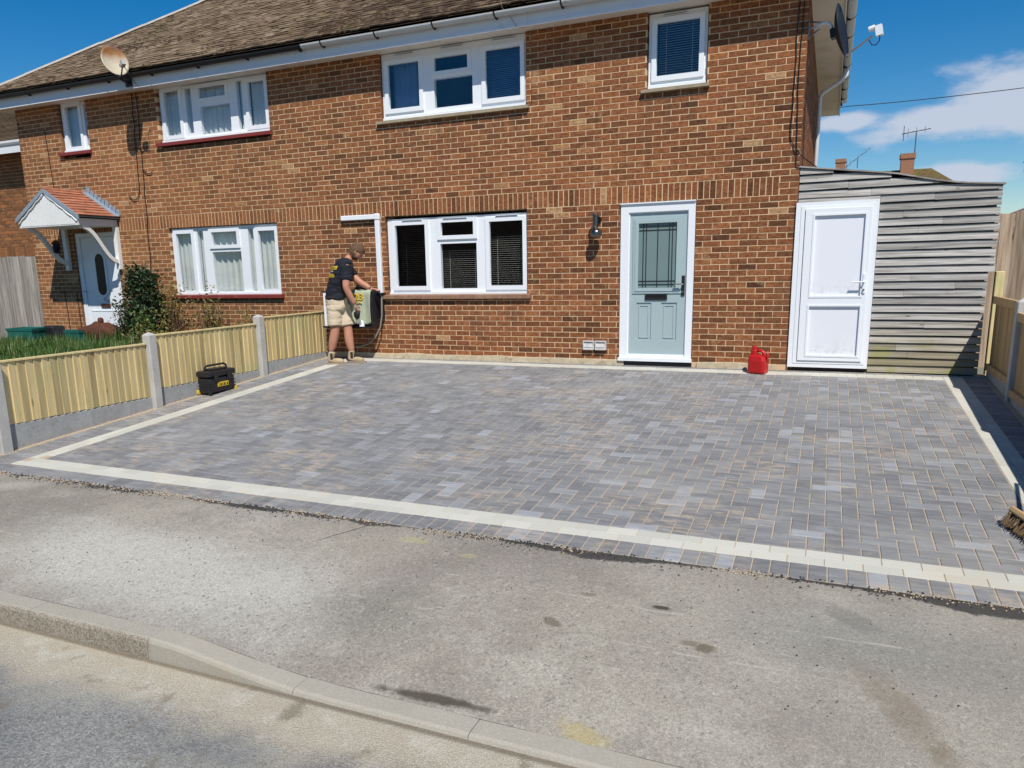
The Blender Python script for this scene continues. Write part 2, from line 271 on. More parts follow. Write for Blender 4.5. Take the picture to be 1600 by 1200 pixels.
# ------------------------------------------------------------------ mesh helpers
class MB:
    def __init__(s): s.v = []; s.f = []; s.r = []; s.mi = []
    def face(s, pts, rnd=.5, mi=0):
        n = len(s.v); s.v += [tuple(p) for p in pts]; s.f.append(tuple(range(n, n + len(pts)))); s.r.append(rnd); s.mi.append(mi)
    def idx(s, verts, faces, rnd=.5, mi=0):
        n = len(s.v); s.v += [tuple(p) for p in verts]
        for f in faces: s.f.append(tuple(n + i for i in f)); s.r.append(rnd); s.mi.append(mi)
    def box(s, x0, x1, y0, y1, z0, z1, rnd=.5, mi=0):
        s.idx([(x, y, z) for z in (z0, z1) for y in (y0, y1) for x in (x0, x1)], [(0, 2, 3, 1), (4, 5, 7, 6), (0, 1, 5, 4), (2, 6, 7, 3), (0, 4, 6, 2), (1, 3, 7, 5)], rnd, mi)
    def bbox(s, x0, x1, y0, y1, z0, z1, c=.01, rnd=.5, mi=0):
        # box with its four long side edges and rims chamfered
        P_ = [(x0 + c, y0), (x1 - c, y0), (x1, y0 + c), (x1, y1 - c), (x1 - c, y1), (x0 + c, y1), (x0, y1 - c), (x0, y0 + c)]
        cx, cy = (x0 + x1) / 2, (y0 + y1) / 2
        def ring(z, k): return [(cx + (px - cx) * (1 - k * c / max(abs(x1 - x0) / 2, 1e-6)), cy + (py - cy) * (1 - k * c / max(abs(y1 - y0) / 2, 1e-6)), z) for px, py in P_]
        v = ring(z0, 1) + ring(z0 + c, 0) + ring(z1 - c, 0) + ring(z1, 1)
        f = [tuple(range(7, -1, -1)), tuple(range(24, 32))]
        for k in range(3):
            for i in range(8):
                j = (i + 1) % 8; f.append((k * 8 + i, k * 8 + j, k * 8 + 8 + j, k * 8 + 8 + i))
        s.idx(v, f, rnd, mi)
    def obox(s, c, a, bb, d, rnd=.5, mi=0):
        c, a, bb, d = map(Vector, (c, a, bb, d))
        s.idx([c + a * i + bb * j + d * k for k in (-1, 1) for j in (-1, 1) for i in (-1, 1)], [(0, 2, 3, 1), (4, 5, 7, 6), (0, 1, 5, 4), (2, 6, 7, 3), (0, 4, 6, 2), (1, 3, 7, 5)], rnd, mi)
    def tube(s, pts, r, n=6, rnd=.5, mi=0, cap=True):
        pts = [Vector(p) for p in pts]; rs = r if isinstance(r, (list, tuple)) else [r] * len(pts)
        rings = []; prev = None
        for i, p in enumerate(pts):
            t = (pts[min(i + 1, len(pts) - 1)] - pts[max(i - 1, 0)]).normalized()
            if prev is None: a = t.orthogonal().normalized()
            else: a = (prev - t * prev.dot(t)).normalized()
            prev = a; bb = t.cross(a)
            rings.append([p + (a * math.cos(q) + bb * math.sin(q)) * rs[i] for q in [2 * math.pi * k / n for k in range(n)]])
        v = [q for rg in rings for q in rg]; f = []
        for i in range(len(pts) - 1):
            for k in range(n):
                j = (k + 1) % n; f.append((i * n + k, i * n + j, i * n + n + j, i * n + n + k))
        if cap: f.append(tuple(range(n - 1, -1, -1))); f.append(tuple(range((len(pts) - 1) * n, len(pts) * n)))
        s.idx(v, f, rnd, mi)
    def lathe(s, prof, o=(0, 0, 0), n=16, ax=None, rnd=.5, mi=0):
        M = (Vector(ax).to_track_quat('Z', 'Y').to_matrix() if ax else Matrix.Identity(3)); o = Vector(o)
        v = [o + M @ Vector((r * math.cos(2 * math.pi * k / n), r * math.sin(2 * math.pi * k / n), z)) for r, z in prof for k in range(n)]
        f = [(i * n + k, i * n + (k + 1) % n, i * n + n + (k + 1) % n, i * n + n + k) for i in range(len(prof) - 1) for k in range(n)]
        s.idx(v, f, rnd, mi)
    def prism(s, poly, fn, d0, d1, rnd=.5, mi=0):
        n = len(poly); v = [fn(a, c, d0) for a, c in poly] + [fn(a, c, d1) for a, c in poly]
        f = [tuple(range(n)), tuple(range(2 * n - 1, n - 1, -1))] + [(i, n + i, n + (i + 1) % n, (i + 1) % n) for i in range(n)]
        s.idx(v, f, rnd, mi)
    def plate(s, x0, x1, z0, z1, holes, y0, y1, rnd=.5, mi=0):
        xs = sorted({x0, x1, *[h[i] for h in holes for i in (0, 1)]}); zs = sorted({z0, z1, *[h[i] for h in holes for i in (2, 3)]})
        xs = [x for x in xs if x0 <= x <= x1]; zs = [z for z in zs if z0 <= z <= z1]
        nx, nz_ = len(xs) - 1, len(zs) - 1
        def solid(i, k):
            if i < 0 or k < 0 or i >= nx or k >= nz_: return False
            cx, cz = (xs[i] + xs[i + 1]) / 2, (zs[k] + zs[k + 1]) / 2
            return not any(h[0] < cx < h[1] and h[2] < cz < h[3] for h in holes)
        for i in range(nx):
            for k in range(nz_):
                if not solid(i, k): continue
                a, c, e, g = xs[i], xs[i + 1], zs[k], zs[k + 1]
                s.face([(a, y0, e), (c, y0, e), (c, y0, g), (a, y0, g)], rnd, mi); s.face([(a, y1, e), (a, y1, g), (c, y1, g), (c, y1, e)], rnd, mi)
                if not solid(i - 1, k): s.face([(a, y0, e), (a, y0, g), (a, y1, g), (a, y1, e)], rnd, mi)
                if not solid(i + 1, k): s.face([(c, y0, e), (c, y1, e), (c, y1, g), (c, y0, g)], rnd, mi)
                if not solid(i, k - 1): s.face([(a, y0, e), (a, y1, e), (c, y1, e), (c, y0, e)], rnd, mi)
                if not solid(i, k + 1): s.face([(a, y0, g), (c, y0, g), (c, y1, g), (a, y1, g)], rnd, mi)
    def mesh(s, name, mats, off=(0, 0, 0), smooth=False):
        me = bpy.data.meshes.new(name); o = Vector(off)
        me.from_pydata([tuple(Vector(p) - o) for p in s.v], [], s.f)
        for mt in (mats if isinstance(mats, (list, tuple)) else [mats]): me.materials.append(MATS[mt])
        a = me.attributes.new('rnd', 'FLOAT', 'FACE'); a.data.foreach_set('value', s.r)
        if any(s.mi): me.polygons.foreach_set('material_index', s.mi)
        if smooth: me.polygons.foreach_set('use_smooth', [True] * len(s.f))
        me.update(); return me
    def build(s, name, mats, parent=None, origin=None, smooth=False, weld=False):
        base = WP[parent] if parent else Vector((0, 0, 0))
        org = Vector(origin) if origin is not None else (base if parent else Vector((0, 0, 0)))
        me = s.mesh(name, mats, org, smooth)
        if weld:
            bm = bmesh.new(); bm.from_mesh(me); bmesh.ops.remove_doubles(bm, verts=bm.verts, dist=1e-5); bmesh.ops.recalc_face_normals(bm, faces=bm.faces); bm.to_mesh(me); bm.free()
        return link(name, me, parent, org)
WP = {}
def link(name, data, parent, loc, rot=None):
    o = bpy.data.objects.new(name, data); COL.objects.link(o); loc = Vector(loc)
    if parent: o.parent = parent; o.location = loc - WP[parent]
    else: o.location = loc
    if rot: o.rotation_euler = rot
    WP[o] = loc; return o
def root(name, loc, label, cat, group=None):
    o = link(name, None, None, loc); o.empty_display_size = .2; return tag(o, label, cat, group)
def tag(o, label, cat, group=None):
    o['label'] = label; o['category'] = cat
    if group: o['group'] = group
    return o
def struct(o): o['kind'] = 'structure'; return o
def stuff(o): o['kind'] = 'stuff'; return o
def jit(a): return R.uniform(-a, a)
A0, B0 = -.07, .0628
def zg(y): return A0 + B0 * y
FRONT = -6.02
# ================================================================== GROUND
def gridsheet(name, mat, xs, prof, z_of=None):
    """sheet from columns xs and rows prof(x)->[(y,z)...]"""
    mb = MB(); rows = [prof(x) for x in xs]
    v = [(x, y, z) for x, pr in zip(xs, rows) for y, z in pr]; n = len(rows[0])
    f = [(i * n + j, (i + 1) * n + j, (i + 1) * n + j + 1, i * n + j + 1) for i in range(len(xs) - 1) for j in range(n - 1)]
    f = [tuple(reversed(q)) for q in f]
    mb.idx(v, f); return struct(mb.build(name, mat, smooth=True))
basic('ground_earth', (.20, .18, .12), .95, .3, .6)
mb = MB(); mb.face([(-900, -900, -1.1), (900, -900, -1.1), (900, 1500, -1.1), (-900, 1500, -1.1)]); struct(mb.build('ground', 'ground_earth'))

# pavement (old macadam footway) with its stains
b = NB('pavement')
X_, Y_, Z_ = b.sep()
def ell(b, cx, cy, a, c, ang=0, nscale=6, namp=.6, lo=1.0, hi=.55):
    p = b.map((1 / a, 1 / c, 1), (0, 0, 0))
    x = b.n('ShaderNodeMapping', vector_type='TEXTURE'); b.put(x.inputs[0], b.P()); x.inputs['Location'].default_value = (cx, cy, 0); x.inputs['Rotation'].default_value = (0, 0, ang); x.inputs['Scale'].default_value = (a, c, 1000)
    l = b.n('ShaderNodeVectorMath', operation='LENGTH'); b.put(l.inputs[0], x.outputs[0])
    d = b.math('ADD', l.outputs['Value'], b.math('MULTIPLY', b.math('SUBTRACT', b.noise(nscale, 4, .65), .5), namp))
    return b.ramp(d, lo, hi)
big = b.noise(.8, 4, .6); med = b.noise(3.2, 5, .65); fine = b.noise(95, 3, .75); fine2 = b.noise(210, 2, .7)
c = b.mix(b.ramp(big, .34, .66), (.245, .223, .188), (.345, .317, .265))
c = b.mix(b.ramp(b.noise(1.3, 5, .65, b.map((1, 1, 1), loc=(7, 3, 0))), .48, .68, 0, .65), c, (.43, .405, .345))
c = b.mix(b.ramp(med, .5, .72, 0, .55), c, (.215, .20, .178))
c = b.mix(b.ramp(b.noise(5.5, 5, .7, b.map((1, 1, 1), loc=(1, 9, 0))), .56, .72, 0, .45), c, (.41, .38, .32))
c = b.mix(b.ramp(b.noise(.9, 4, .6, b.map((.5, 1, 1), loc=(3, 3, 0))), .5, .7, 0, .35), c, (.36, .315, .31))
# dusty pale area by the left kerb
c = b.mix(ell(b, -3.4, -7.1, 1.9, .62, -.1, 2.2, 1.0, 1.15, .3), c, b.mix(big, (.40, .39, .35), (.49, .475, .415)))
c = b.mix(b.math('MULTIPLY', ell(b, -1.75, -7.15, .48, .36, .2, 3, 1.3, 1.2, .2), .55), c, (.20, .195, .165))
c = b.mix(b.math('MULTIPLY', ell(b, .75, -6.62, .9, .4, -.08, 3, .9, 1.2, .2), .6), c, (.215, .215, .20))
cell = b.sep(b.vor(118, out=1))[0]; cell2 = b.sep(b.vor(62, out=1))[1]
c = b.mix(1.0, c, b.mix(cell, (.80, .80, .80), (1.18, 1.17, 1.15)), 'MULTIPLY')
c = b.mix(b.ramp(cell2, .955, .97, 0, .22), c, (.55, .52, .46)); c = b.mix(b.ramp(cell2, .05, .03, 0, .45), c, (.15, .14, .12))
c = b.mix(b.ramp(X_, -1.0, 1.2, 0, .30), c, (.27, .255, .225))
c = b.mix(1.0, c, b.mix(b.ramp(fine2, .38, .62), (.82,) * 3, (1.14,) * 3), 'MULTIPLY')
# fresh tarmac along the paving edge, wet streak, drips, ochre smears
ew = b.math('ADD', b.math('MULTIPLY', b.math('SUBTRACT', b.noise(1.4, 2), .48), .42), b.math('MULTIPLY', b.math('SUBTRACT', b.noise(26, 4, .7), .5), .10))
edge = b.ramp(b.math('SUBTRACT', b.math('ADD', Y_, 6.02 + .035), b.math('MULTIPLY', ew, -1.)), -.012, .02)
c = b.mix(b.math('MULTIPLY', edge, .92), c, b.mix(fine, (.022, .021, .02), (.075, .07, .066)))
for (cx, cy, a, d, ang, k, cc) in ((-1.12, -7.615, .33, .030, .03, .9, (.065, .055, .042)), (-.30, -6.60, .055, .026, 0, .9, (.05, .04, .03)), (-.02, -6.93, .05, .045, 0, .75, (.10, .08, .05)), (-.10, -6.90, .05, .028, 0, .6, (.12, .095, .06)), (-.79, -6.93, .07, .035, -.5, .65, (.115, .09, .055)), (-.70, -6.58, .05, .02, 0, .5, (.12, .1, .06)), (-.42, -7.62, .13, .05, -.2, .45, (.40, .32, .10)), (-2.0, -6.22, .12, .05, 0, .35, (.45, .40, .18)), (-1.55, -6.33, .06, .03, 0, .3, (.45, .40, .18)), (.78, -7.1, .3, .09, -1.1, .45, (.17, .13, .085)), (.95, -7.45, .22, .08, -1.2, .4, (.17, .13, .085)), (.60, -6.4, .18, .08, -.7, .35, (.10, .098, .09))):
    c = b.mix(b.math('MULTIPLY', ell(b, cx, cy, a, d, ang, 11, 1.5, 1.2, .5), k), c, cc)
# worn joint lines between laying strips
for yy, am in ((-6.62, .06), (-7.0, .05)):
    ln = b.math('ABSOLUTE', b.math('ADD', b.math('SUBTRACT', Y_, yy), b.math('MULTIPLY', b.math('SUBTRACT', b.noise(1.1, 4, .6), .5), am * 3)))
    c = b.mix(b.math('MULTIPLY', b.ramp(ln, .012, .003), b.ramp(med, .45, .6, 0, .5)), c, (.47, .44, .38))
ck = b.math('ABSOLUTE', b.math('ADD', b.math('ADD', X_, 2.55), b.math('ADD', b.math('MULTIPLY', b.math('ADD', Y_, 6.3), -.55), b.math('MULTIPLY', b.math('SUBTRACT', b.noise(4, 4), .5), .05))))
c = b.mix(b.math('MULTIPLY', b.ramp(ck, .012, .003), b.ramp(Y_, -6.5, -6.35)), c, (.10, .09, .08))
b.bsdf(c, .93, 0, b.bump(b.math('ADD', cell, b.math('MULTIPLY', fine2, .5)), .6, .006), .25)
KB = -7.665; KF = -7.79
def klev(x):            # kerb top level: full height on the left, dropping for the crossover
    t = min(1, max(0, (x + 2.69) / 1.0)); t = t * t * (3 - 2 * t); return -.545 - .090 * t
PX = [-70, -30, -14, -9, -7, -5.5] + [-5 + .25 * i for i in range(29)] + [3, 5, 8, 14, 30, 70]
gridsheet('pavement', 'pavement', PX, lambda x: [(KB, klev(x) + .001), (-7.45, klev(x) * .55 - .53 * .45 + .006), (-7.1, -.512), (-6.7, -.49), (-6.3, -.466), (FRONT - .002, -.452), (FRONT + .03, -.462)])
# kerb stones
b = NB('kerb_concrete')
c = b.mix(b.noise(4, 5, .65), (.35, .325, .27), (.44, .41, .345))
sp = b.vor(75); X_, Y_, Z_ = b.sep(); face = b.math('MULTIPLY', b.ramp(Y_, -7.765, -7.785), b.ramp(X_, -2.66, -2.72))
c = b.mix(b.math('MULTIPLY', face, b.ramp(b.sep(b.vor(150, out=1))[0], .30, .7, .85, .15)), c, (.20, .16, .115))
c = b.mix(b.math('MULTIPLY', b.ramp(sp, .30, .16), b.math('MULTIPLY', b.ramp(X_, -2.66, -2.72), .5)), c, (.14, .115, .085))
c = b.mix(b.ramp(b.noise(130, 3, .7), .4, .65), b.mix(1.0, c, (.84,) * 3, 'MULTIPLY'), c)
c = b.mix(b.ramp(b.noise(2.6, 5, .65), .48, .7, 0, .6), c, (.36, .31, .235))
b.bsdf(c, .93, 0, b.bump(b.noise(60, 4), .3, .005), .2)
kerb = struct(root('kerb', (-3, -7.73, -.55), '', '')); del kerb['label']; del kerb['category']
x = -2.695 - .915 * 8
while x < 8:
    x1 = x + .911; mb = MB(); n = 5
    secs = []
    for i in range(n + 1):
        xx = x + (x1 - x) * i / n; t = klev(xx); h = jit(.0015)
        secs.append([(xx, KB, -.80), (xx, KB, t + h), (xx, KF + .022, t + h), (xx, KF + .006, t - .007 + h), (xx, KF, t - .022 + h), (xx, KF - .004, -.80)])
    v = [p for s_ in secs for p in s_]; k = 6
    mb.idx(v, [(i * k + j, i * k + (j + 1) % k, (i + 1) * k + (j + 1) % k, (i + 1) * k + j) for i in range(n) for j in range(k)] + [tuple(range(k)), tuple(range(n * k + k - 1, n * k - 1, -1))])
    mb.build('kerb_stone', 'kerb_concrete', kerb, weld=True); x += .915
# road with a pale dusty channel
b = NB('road')
X_, Y_, Z_ = b.sep()
big = b.noise(.9, 4, .6); fine = b.noise(85, 3, .75); f2 = b.noise(190, 2, .7)
asp = b.mix(b.ramp(big, .36, .66), (.175, .18, .187), (.275, .275, .265))
asp = b.mix(b.ramp(b.noise(3, 4), .5, .7, 0, .4), asp, (.26, .255, .235))
cell = b.sep(b.vor(105, out=1))[0]; asp = b.mix(1.0, asp, b.mix(cell, (.70, .70, .70), (1.28, 1.26, 1.2)), 'MULTIPLY')
asp = b.mix(b.ramp(b.noise(1.2, 4, .6, b.map((1, 1, 1), loc=(0, 4, 0))), .5, .7, 0, .6), asp, (.36, .345, .295))
dust = b.mix(b.noise(2.5, 5, .65), (.40, .35, .265), (.50, .45, .36))
dust = b.mix(b.ramp(b.noise(7, 4), .52, .7, 0, .5), dust, (.56, .53, .45))
d = b.math('ADD', Y_, b.math('ADD', b.math('MULTIPLY', b.math('SUBTRACT', b.noise(1.5, 4, .65), .5), .5), b.math('MULTIPLY', b.math('SUBTRACT', fine, .5), .35)))
c = b.mix(b.ramp(d, -8.28, -8.0), asp, dust)
dk = b.math('ABSOLUTE', b.math('ADD', Y_, 7.80)); c = b.mix(b.ramp(dk, .035, .008, 0, .75), c, (.15, .12, .085))
c = b.mix(b.math('MULTIPLY', b.ramp(b.noise(4.5, 5, .65, b.map((1, .6, 1), loc=(2, 7, 0))), .56, .68, 0, .6), 1.), c, (.17, .145, .10))
c = b.mix(1.0, c, b.mix(b.ramp(f2, .36, .64), (.75,) * 3, (1.22,) * 3), 'MULTIPLY')
b.bsdf(c, .93, 0, b.bump(b.math('ADD', fine, b.math('MULTIPLY', f2, .5)), .9, .009), .25)
gridsheet('road', 'road', [-120, -30, -10] + [-6 + .5 * i for i in range(21)] + [10, 30, 120], lambda x: [(-15.5, -.68), (-12, -.57), (-9.4, -.60), (-8.4, -.637), (-8.05, -.654), (-7.9, -.657), (-7.76, -.657)])
gridsheet('path', 'pavement', [-70, -10, 10, 70], lambda x: [(-19, -.56), (-17, -.56), (-15.5, -.56), (-15.48, -.70)])
# ---------------------------------------------------------------- driveway
drive = struct(root('driveway', (-2.4, -3, zg(-3)), '', '')); del drive['label']; del drive['category']
mb = MB(); mb.face([(-7.06, FRONT, zg(FRONT) - .0045), (2.16, FRONT, zg(FRONT) - .0045), (2.16, .14, zg(.14) - .0045), (-7.06, .14, zg(.14) - .0045)])
mb.box(-7.06, 2.16, FRONT, FRONT + .02, zg(FRONT) - .2, zg(FRONT) - .010)
mb.build('sand_bed', 'jointing_sand', drive)
def block_mesh(mb, x0, x1, y0, y1, zf, rnd, g=.0025, c=.005, h=0., tilt=(0, 0)):
    x0 += g; x1 -= g; y0 += g; y1 -= g
    cx, cy = (x0 + x1) / 2, (y0 + y1) / 2
    def T(x, y, z): return (x, y, zf(y) + z + h + tilt[0] * (x - cx) + tilt[1] * (y - cy))
    v = [T(x0 + c, y0 + c, 0), T(x1 - c, y0 + c, 0), T(x1 - c, y1 - c, 0), T(x0 + c, y1 - c, 0), T(x0, y0, -.005), T(x1, y0, -.005), T(x1, y1, -.005), T(x0, y1, -.005), T(x0, y0, -.02), T(x1, y0, -.02), T(x1, y1, -.02), T(x0, y1, -.02)]
    mb.idx(v, [(0, 1, 2, 3), (4, 5, 1, 0), (5, 6, 2, 1), (6, 7, 3, 2), (7, 4, 0, 3), (8, 9, 5, 4), (9, 10, 6, 5), (10, 11, 7, 6), (11, 8, 4, 7)], rnd)
FX0, FX1, FY0, FY1 = -6.42, 1.70, -5.61, -.31
blocks = []          # (x0,x1,y0,y1,kind)
w = .1015
nx, ny = int((FX1 - FX0) / w) + 2, int((FY1 - FY0) / w) + 2
for i in range(-2, nx + 1):
    for j in range(-2, ny + 1):
        k = (i - j) % 4
        if k == 0: r_ = (FX0 + i * w, FX0 + (i + 2) * w, FY0 + j * w, FY0 + (j + 1) * w)
        elif k == 3: r_ = (FX0 + i * w, FX0 + (i + 1) * w, FY0 + j * w, FY0 + (j + 2) * w)
        else: continue
        q = (max(r_[0], FX0), min(r_[1], FX1), max(r_[2], FY0), min(r_[3], FY1))
        if q[1] - q[0] > .012 and q[3] - q[2] > .012: blocks.append((*q, 'f', abs((q[1] - q[0]) * (q[3] - q[2]) - 2 * w * w) < 1e-5))
PL, PR = FX0 - .205, FX1 + .205     # outer edges of the pale band
def run(a0, a1, step):
    n = max(1, round((a1 - a0) / step)); s_ = (a1 - a0) / n; return [(a0 + i * s_, a0 + (i + 1) * s_) for i in range(n)]
for (a, c_) in run(-6.99, 2.02, w): blocks.append((a, c_, FRONT, FRONT + .203, 's', True))
for (a, c_) in run(FRONT + .203, .02, w): blocks.append((PL - .203, PL, a, c_, 't', True)); blocks.append((PL - .36, PL - .203, a, c_, 't', False)); blocks.append((PR, PR + .203, a, c_, 't', True))
for (a, c_) in run(PL, PR, .203): blocks.append((a, c_, -.105, -.004, 't', False))
pale = []
for r_, off in ((0, 0), (1, .1)):
    for (a, c_) in run(PL + off, PR + off, .203): pale.append((a, min(c_, PR), FRONT + .203 + r_ * .1015, FRONT + .203 + (r_ + 1) * .1015))
    for (a, c_) in run(FY0 + off, -.105 + off, .203):
        c_ = min(c_, -.105)
        if c_ - a > .02:
            pale.append((PL + r_ * .1015, PL + (r_ + 1) * .1015, a, c_)); pale.append((FX1 + r_ * .1015, FX1 + (r_ + 1) * .1015, a, c_))
    for (a, c_) in run(FX0 + off, FX1 + off, .203):
        c_ = min(c_, FX1)
        if c_ - a > .02: pale.append((a, c_, -.308 + r_ * .1015, -.207 + r_ * .1015))
def camd(x, y, z): return (Vector((x, y, z)) - CAM).length
def inview(p):
    d = Vector(p) - CAM; w_ = d.dot(_f); return w_ > .1 and -.02 < .476 + .7386 * d.dot(_r) / w_ < 1.02
cand = sorted([q for q in blocks if q[5] and inview(((q[0] + q[1]) / 2, (q[2] + q[3]) / 2, -.35))], key=lambda q: camd((q[0] + q[1]) / 2, (q[2] + q[3]) / 2, -.3))[:300]
cs = set(cand); mb = MB()
for q in blocks:
    if q in cs: continue
    block_mesh(mb, q[0], q[1], q[2], q[3], zg, R.random() ** 1.15, h=jit(.0009), tilt=(jit(.006), jit(.006)))
stuff(mb.build('paving_blocks', 'paver', drive))
vm = []
for i in range(14):
    m_ = MB(); block_mesh(m_, -w, w, -w / 2, w / 2, lambda y: 0, (i / 13) ** 1.15, h=0); vm.append(m_.mesh('paving_block', 'paver'))
sl_ = math.atan(B0)
for q in cand:
    cx, cy = (q[0] + q[1]) / 2, (q[2] + q[3]) / 2; long_x = q[1] - q[0] > q[3] - q[2]
    o = link('paving_block', R.choice(vm), drive, (cx, cy, zg(cy) + jit(.0008)), None)
    o.rotation_euler = (Matrix.Rotation(sl_ + jit(.003), 3, 'X') @ Matrix.Rotation((0 if long_x else math.pi / 2) + jit(.004) + R.choice((0, math.pi)), 3, 'Z')).to_euler()
pale.sort(key=lambda q: camd((q[0] + q[1]) / 2, (q[2] + q[3]) / 2, -.3))
vm = []
for i in range(6):
    m_ = MB(); block_mesh(m_, -.1015, .1015, -.05075, .05075, lambda y: 0, i / 5, c=.003, g=.0012); vm.append(m_.mesh('border_block', 'pale_paver'))
mb = MB(); nind = 0
for q in pale:
    full = abs(max(q[1] - q[0], q[3] - q[2]) - .203) < .004
    cx, cy = (q[0] + q[1]) / 2, (q[2] + q[3]) / 2
    if full and nind < 300:
        o = link('border_block', R.choice(vm), drive, (cx, cy, zg(cy) + jit(.0006))); nind += 1
        o.rotation_euler = (Matrix.Rotation(sl_, 3, 'X') @ Matrix.Rotation(0 if q[1] - q[0] > q[3] - q[2] else math.pi / 2, 3, 'Z')).to_euler()
    else: block_mesh(mb, *q, zg, R.random(), c=.003, g=.0012)
stuff(mb.build('cut_border_blocks', 'pale_paver', drive))
# loose tarmac crumbs and spilt sand along the front edge
mb = MB(); mb2 = MB()
def pebble(mb, x, y, z, s, rnd):
    v = [(x + s * a * R.uniform(.7, 1.2), y + s * b_ * R.uniform(.7, 1.2), z + s * c_ * R.uniform(.6, 1.1)) for a, b_, c_ in ((1, 0, 0), (-.5, .87, 0), (-.5, -.87, 0), (0, 0, .8), (0, 0, -.4))]
    mb.idx(v, [(0, 1, 3), (1, 2, 3), (2, 0, 3), (1, 0, 4), (2, 1, 4), (0, 2, 4)], rnd)
def zpv(y): return -.452 + (y - FRONT) * .0538 if y < FRONT else zg(y)
for i in range(2600):
    x = R.uniform(-6.6, 1.9); dens = noise.noise((x * 1.1, 3.1, 0)) + .35
    if R.random() > dens + .12: continue
    y = FRONT - abs(R.gauss(0, .055)) + .01
    pebble(mb, x, y, zpv(y) + .003, R.uniform(.003, .011), R.random())
for i in range(260):
    x, y = R.uniform(-4.5, 1.8), R.uniform(-7.4, -6.1); pebble(mb, x, y, zpv(y) + .003, R.uniform(.003, .007), R.random())
for i in range(1500):
    x = R.uniform(-6.8, 1.9)
    if noise.noise((x * 1.3, 9.1, 0)) < -.05: continue
    y = FRONT + R.gauss(-.015, .03); pebble(mb2, x, y, zpv(min(y, FRONT - .001)) + .004, R.uniform(.003, .010), R.random())
for i in range(900):
    y = R.uniform(-5.9, -.2); x = R.gauss(-7.02, .02); pebble(mb2, x, y, zg(y), R.uniform(.004, .012), R.random())
basic('tarmac_crumb', (.03, .029, .028), .8, .3, 30)
stuff(mb.build('tarmac_crumbs', 'tarmac_crumb')); stuff(mb2.build('spilt_sand', 'jointing_sand'))
# ================================================================== HOUSE
house = root('house', (-7, 0, -.1), 'pair of joined brown brick houses with white framed windows under one mossy tiled roof', 'house')
XL, XR, ZS = -13.92, 0., 4.41
OPEN = dict(lowR=(-5.885, -3.555, .90, 2.1), lowL=(-10.335, -7.955, .90, 2.1), upmid=(-5.86, -3.545, 3.45, ZS), upleft=(-10.31, -7.945, 3.45, ZS), small=(-12.75, -12.045, 3.45, ZS), bath=(-1.895, -1.14, 3.45, ZS), doorR=(-2.2, -1.215, -.03, 2.1), doorL=(-12.78, -11.66, -.03, 2.1))
H_ = [(a - .004, c - -.004, e - .004, g + .004) for a, c, e, g in OPEN.values()]
mb = MB(); mb.plate(XL + .006, -.006, -.3, ZS + .2, H_, .0032, .27)
mb.box(XL + .006, XL + .27, .27, 8.4, -.3, ZS + .2); mb.box(-.27, -.006, .27, 8.4, -.3, ZS + .2); mb.box(XL, 0, 8.4, 8.6, -.3, ZS + .2)
mb.box(XL + .27, -.27, .27, 8.4, 2.38, 2.45, .5, 1); mb.box(XL + .27, -.27, .27, 8.4, -.25, -.1, .5, 1); mb.box(XL + .27, -.27, .27, 8.4, ZS + .02, ZS + .06, .5, 1)
mb.box(XL + .27, -.27, 1.6, 1.66, -.1, ZS, .5, 1)
wall = mb.build('wall', ['mortar', 'dark_room'], house)
def brick_box(mb, x0, x1, z0, z1, y0, y1, rnd, c=.0025, axis='y'):
    p = []
    for d, k in ((y0, c), (y0 + c, 0), (y1, 0)):
        p += [(x0 + k, d, z0 + k), (x1 - k, d, z0 + k), (x1 - k, d, z1 - k), (x0 + k, d, z1 - k)]
    if axis == 'x': p = [(-a[1], a[0], a[2]) for a in p]
    f = [(0, 1, 2, 3)] + [(4 + i, 4 + (i + 1) % 4, (i + 1) % 4, i) for i in range(4)] + [(8 + i, 8 + (i + 1) % 4, 4 + (i + 1) % 4, 4 + i) for i in range(4)]
    if axis == 'x': f = f
    mb.idx(p, f, rnd, 0)
bricks = []
def cut(a, c, z0, z1):
    segs = [(a, c)]
    for h in OPEN.values():
        if z1 <= h[2] + .01 or z0 >= h[3] - .01: continue
        ns = []
        for s0, s1 in segs:
            if h[1] <= s0 or h[0] >= s1: ns.append((s0, s1)); continue
            if s0 < h[0] - .03: ns.append((s0, h[0]))
            if s1 > h[1] + .03: ns.append((h[1], s1))
        segs = ns
    return segs
def tone(x, z):
    t = .47 + R.gauss(0, .165) + (.3 if R.random() < .025 else 0)
    t += .16 * noise.noise((x * .5, z * .7, 1)) + (.07 if x < -7 else 0)
    return min(1, max(0, t))
for n in range(59):
    z0 = n * .075 + .005; z1 = z0 + .065
    x = 0.; first = .1025 if n % 2 else .215      # header end on alternate courses
    xs = []
    while x > XL:
        L = first if x == 0. else .215
        xs.append((max(x - L, XL), x)); x -= L + .01
    for a, c in xs:
        if 28 <= n <= 30:
            if a < -.225 and c > -13.6:
                if c > -.225: a2, c2 = max(a, -.225), c
                elif a < -13.6: a2, c2 = a, -13.61
                else: continue
                a, c = a2, c2
                if c - a < .03: continue
        for s0, s1 in cut(a, c, z0, z1): bricks.append((s0, s1, z0, z1))
x = -.232
while x > -13.58:
    for s0, s1 in cut(x - .065, x, 2.105, 2.32): bricks.append((x - .065, x, 2.105, 2.32))
    x -= .0752
full = sorted([q for q in bricks if abs(q[1] - q[0] - .215) < .001 and q[3] - q[2] < .1 and inview(((q[0] + q[1]) / 2, 0, q[2]))], key=lambda q: camd((q[0] + q[1]) / 2, 0, q[2]))[:300]
fs = set(full); mb = MB()
for q in bricks:
    if q in fs: continue
    s0, s1, z0, z1 = q; y = jit(.0014)
    brick_box(mb, s0 + jit(.0015), s1 + jit(.0015), z0 + jit(.001), z1 + jit(.001), y, .1, tone(s0, z0))
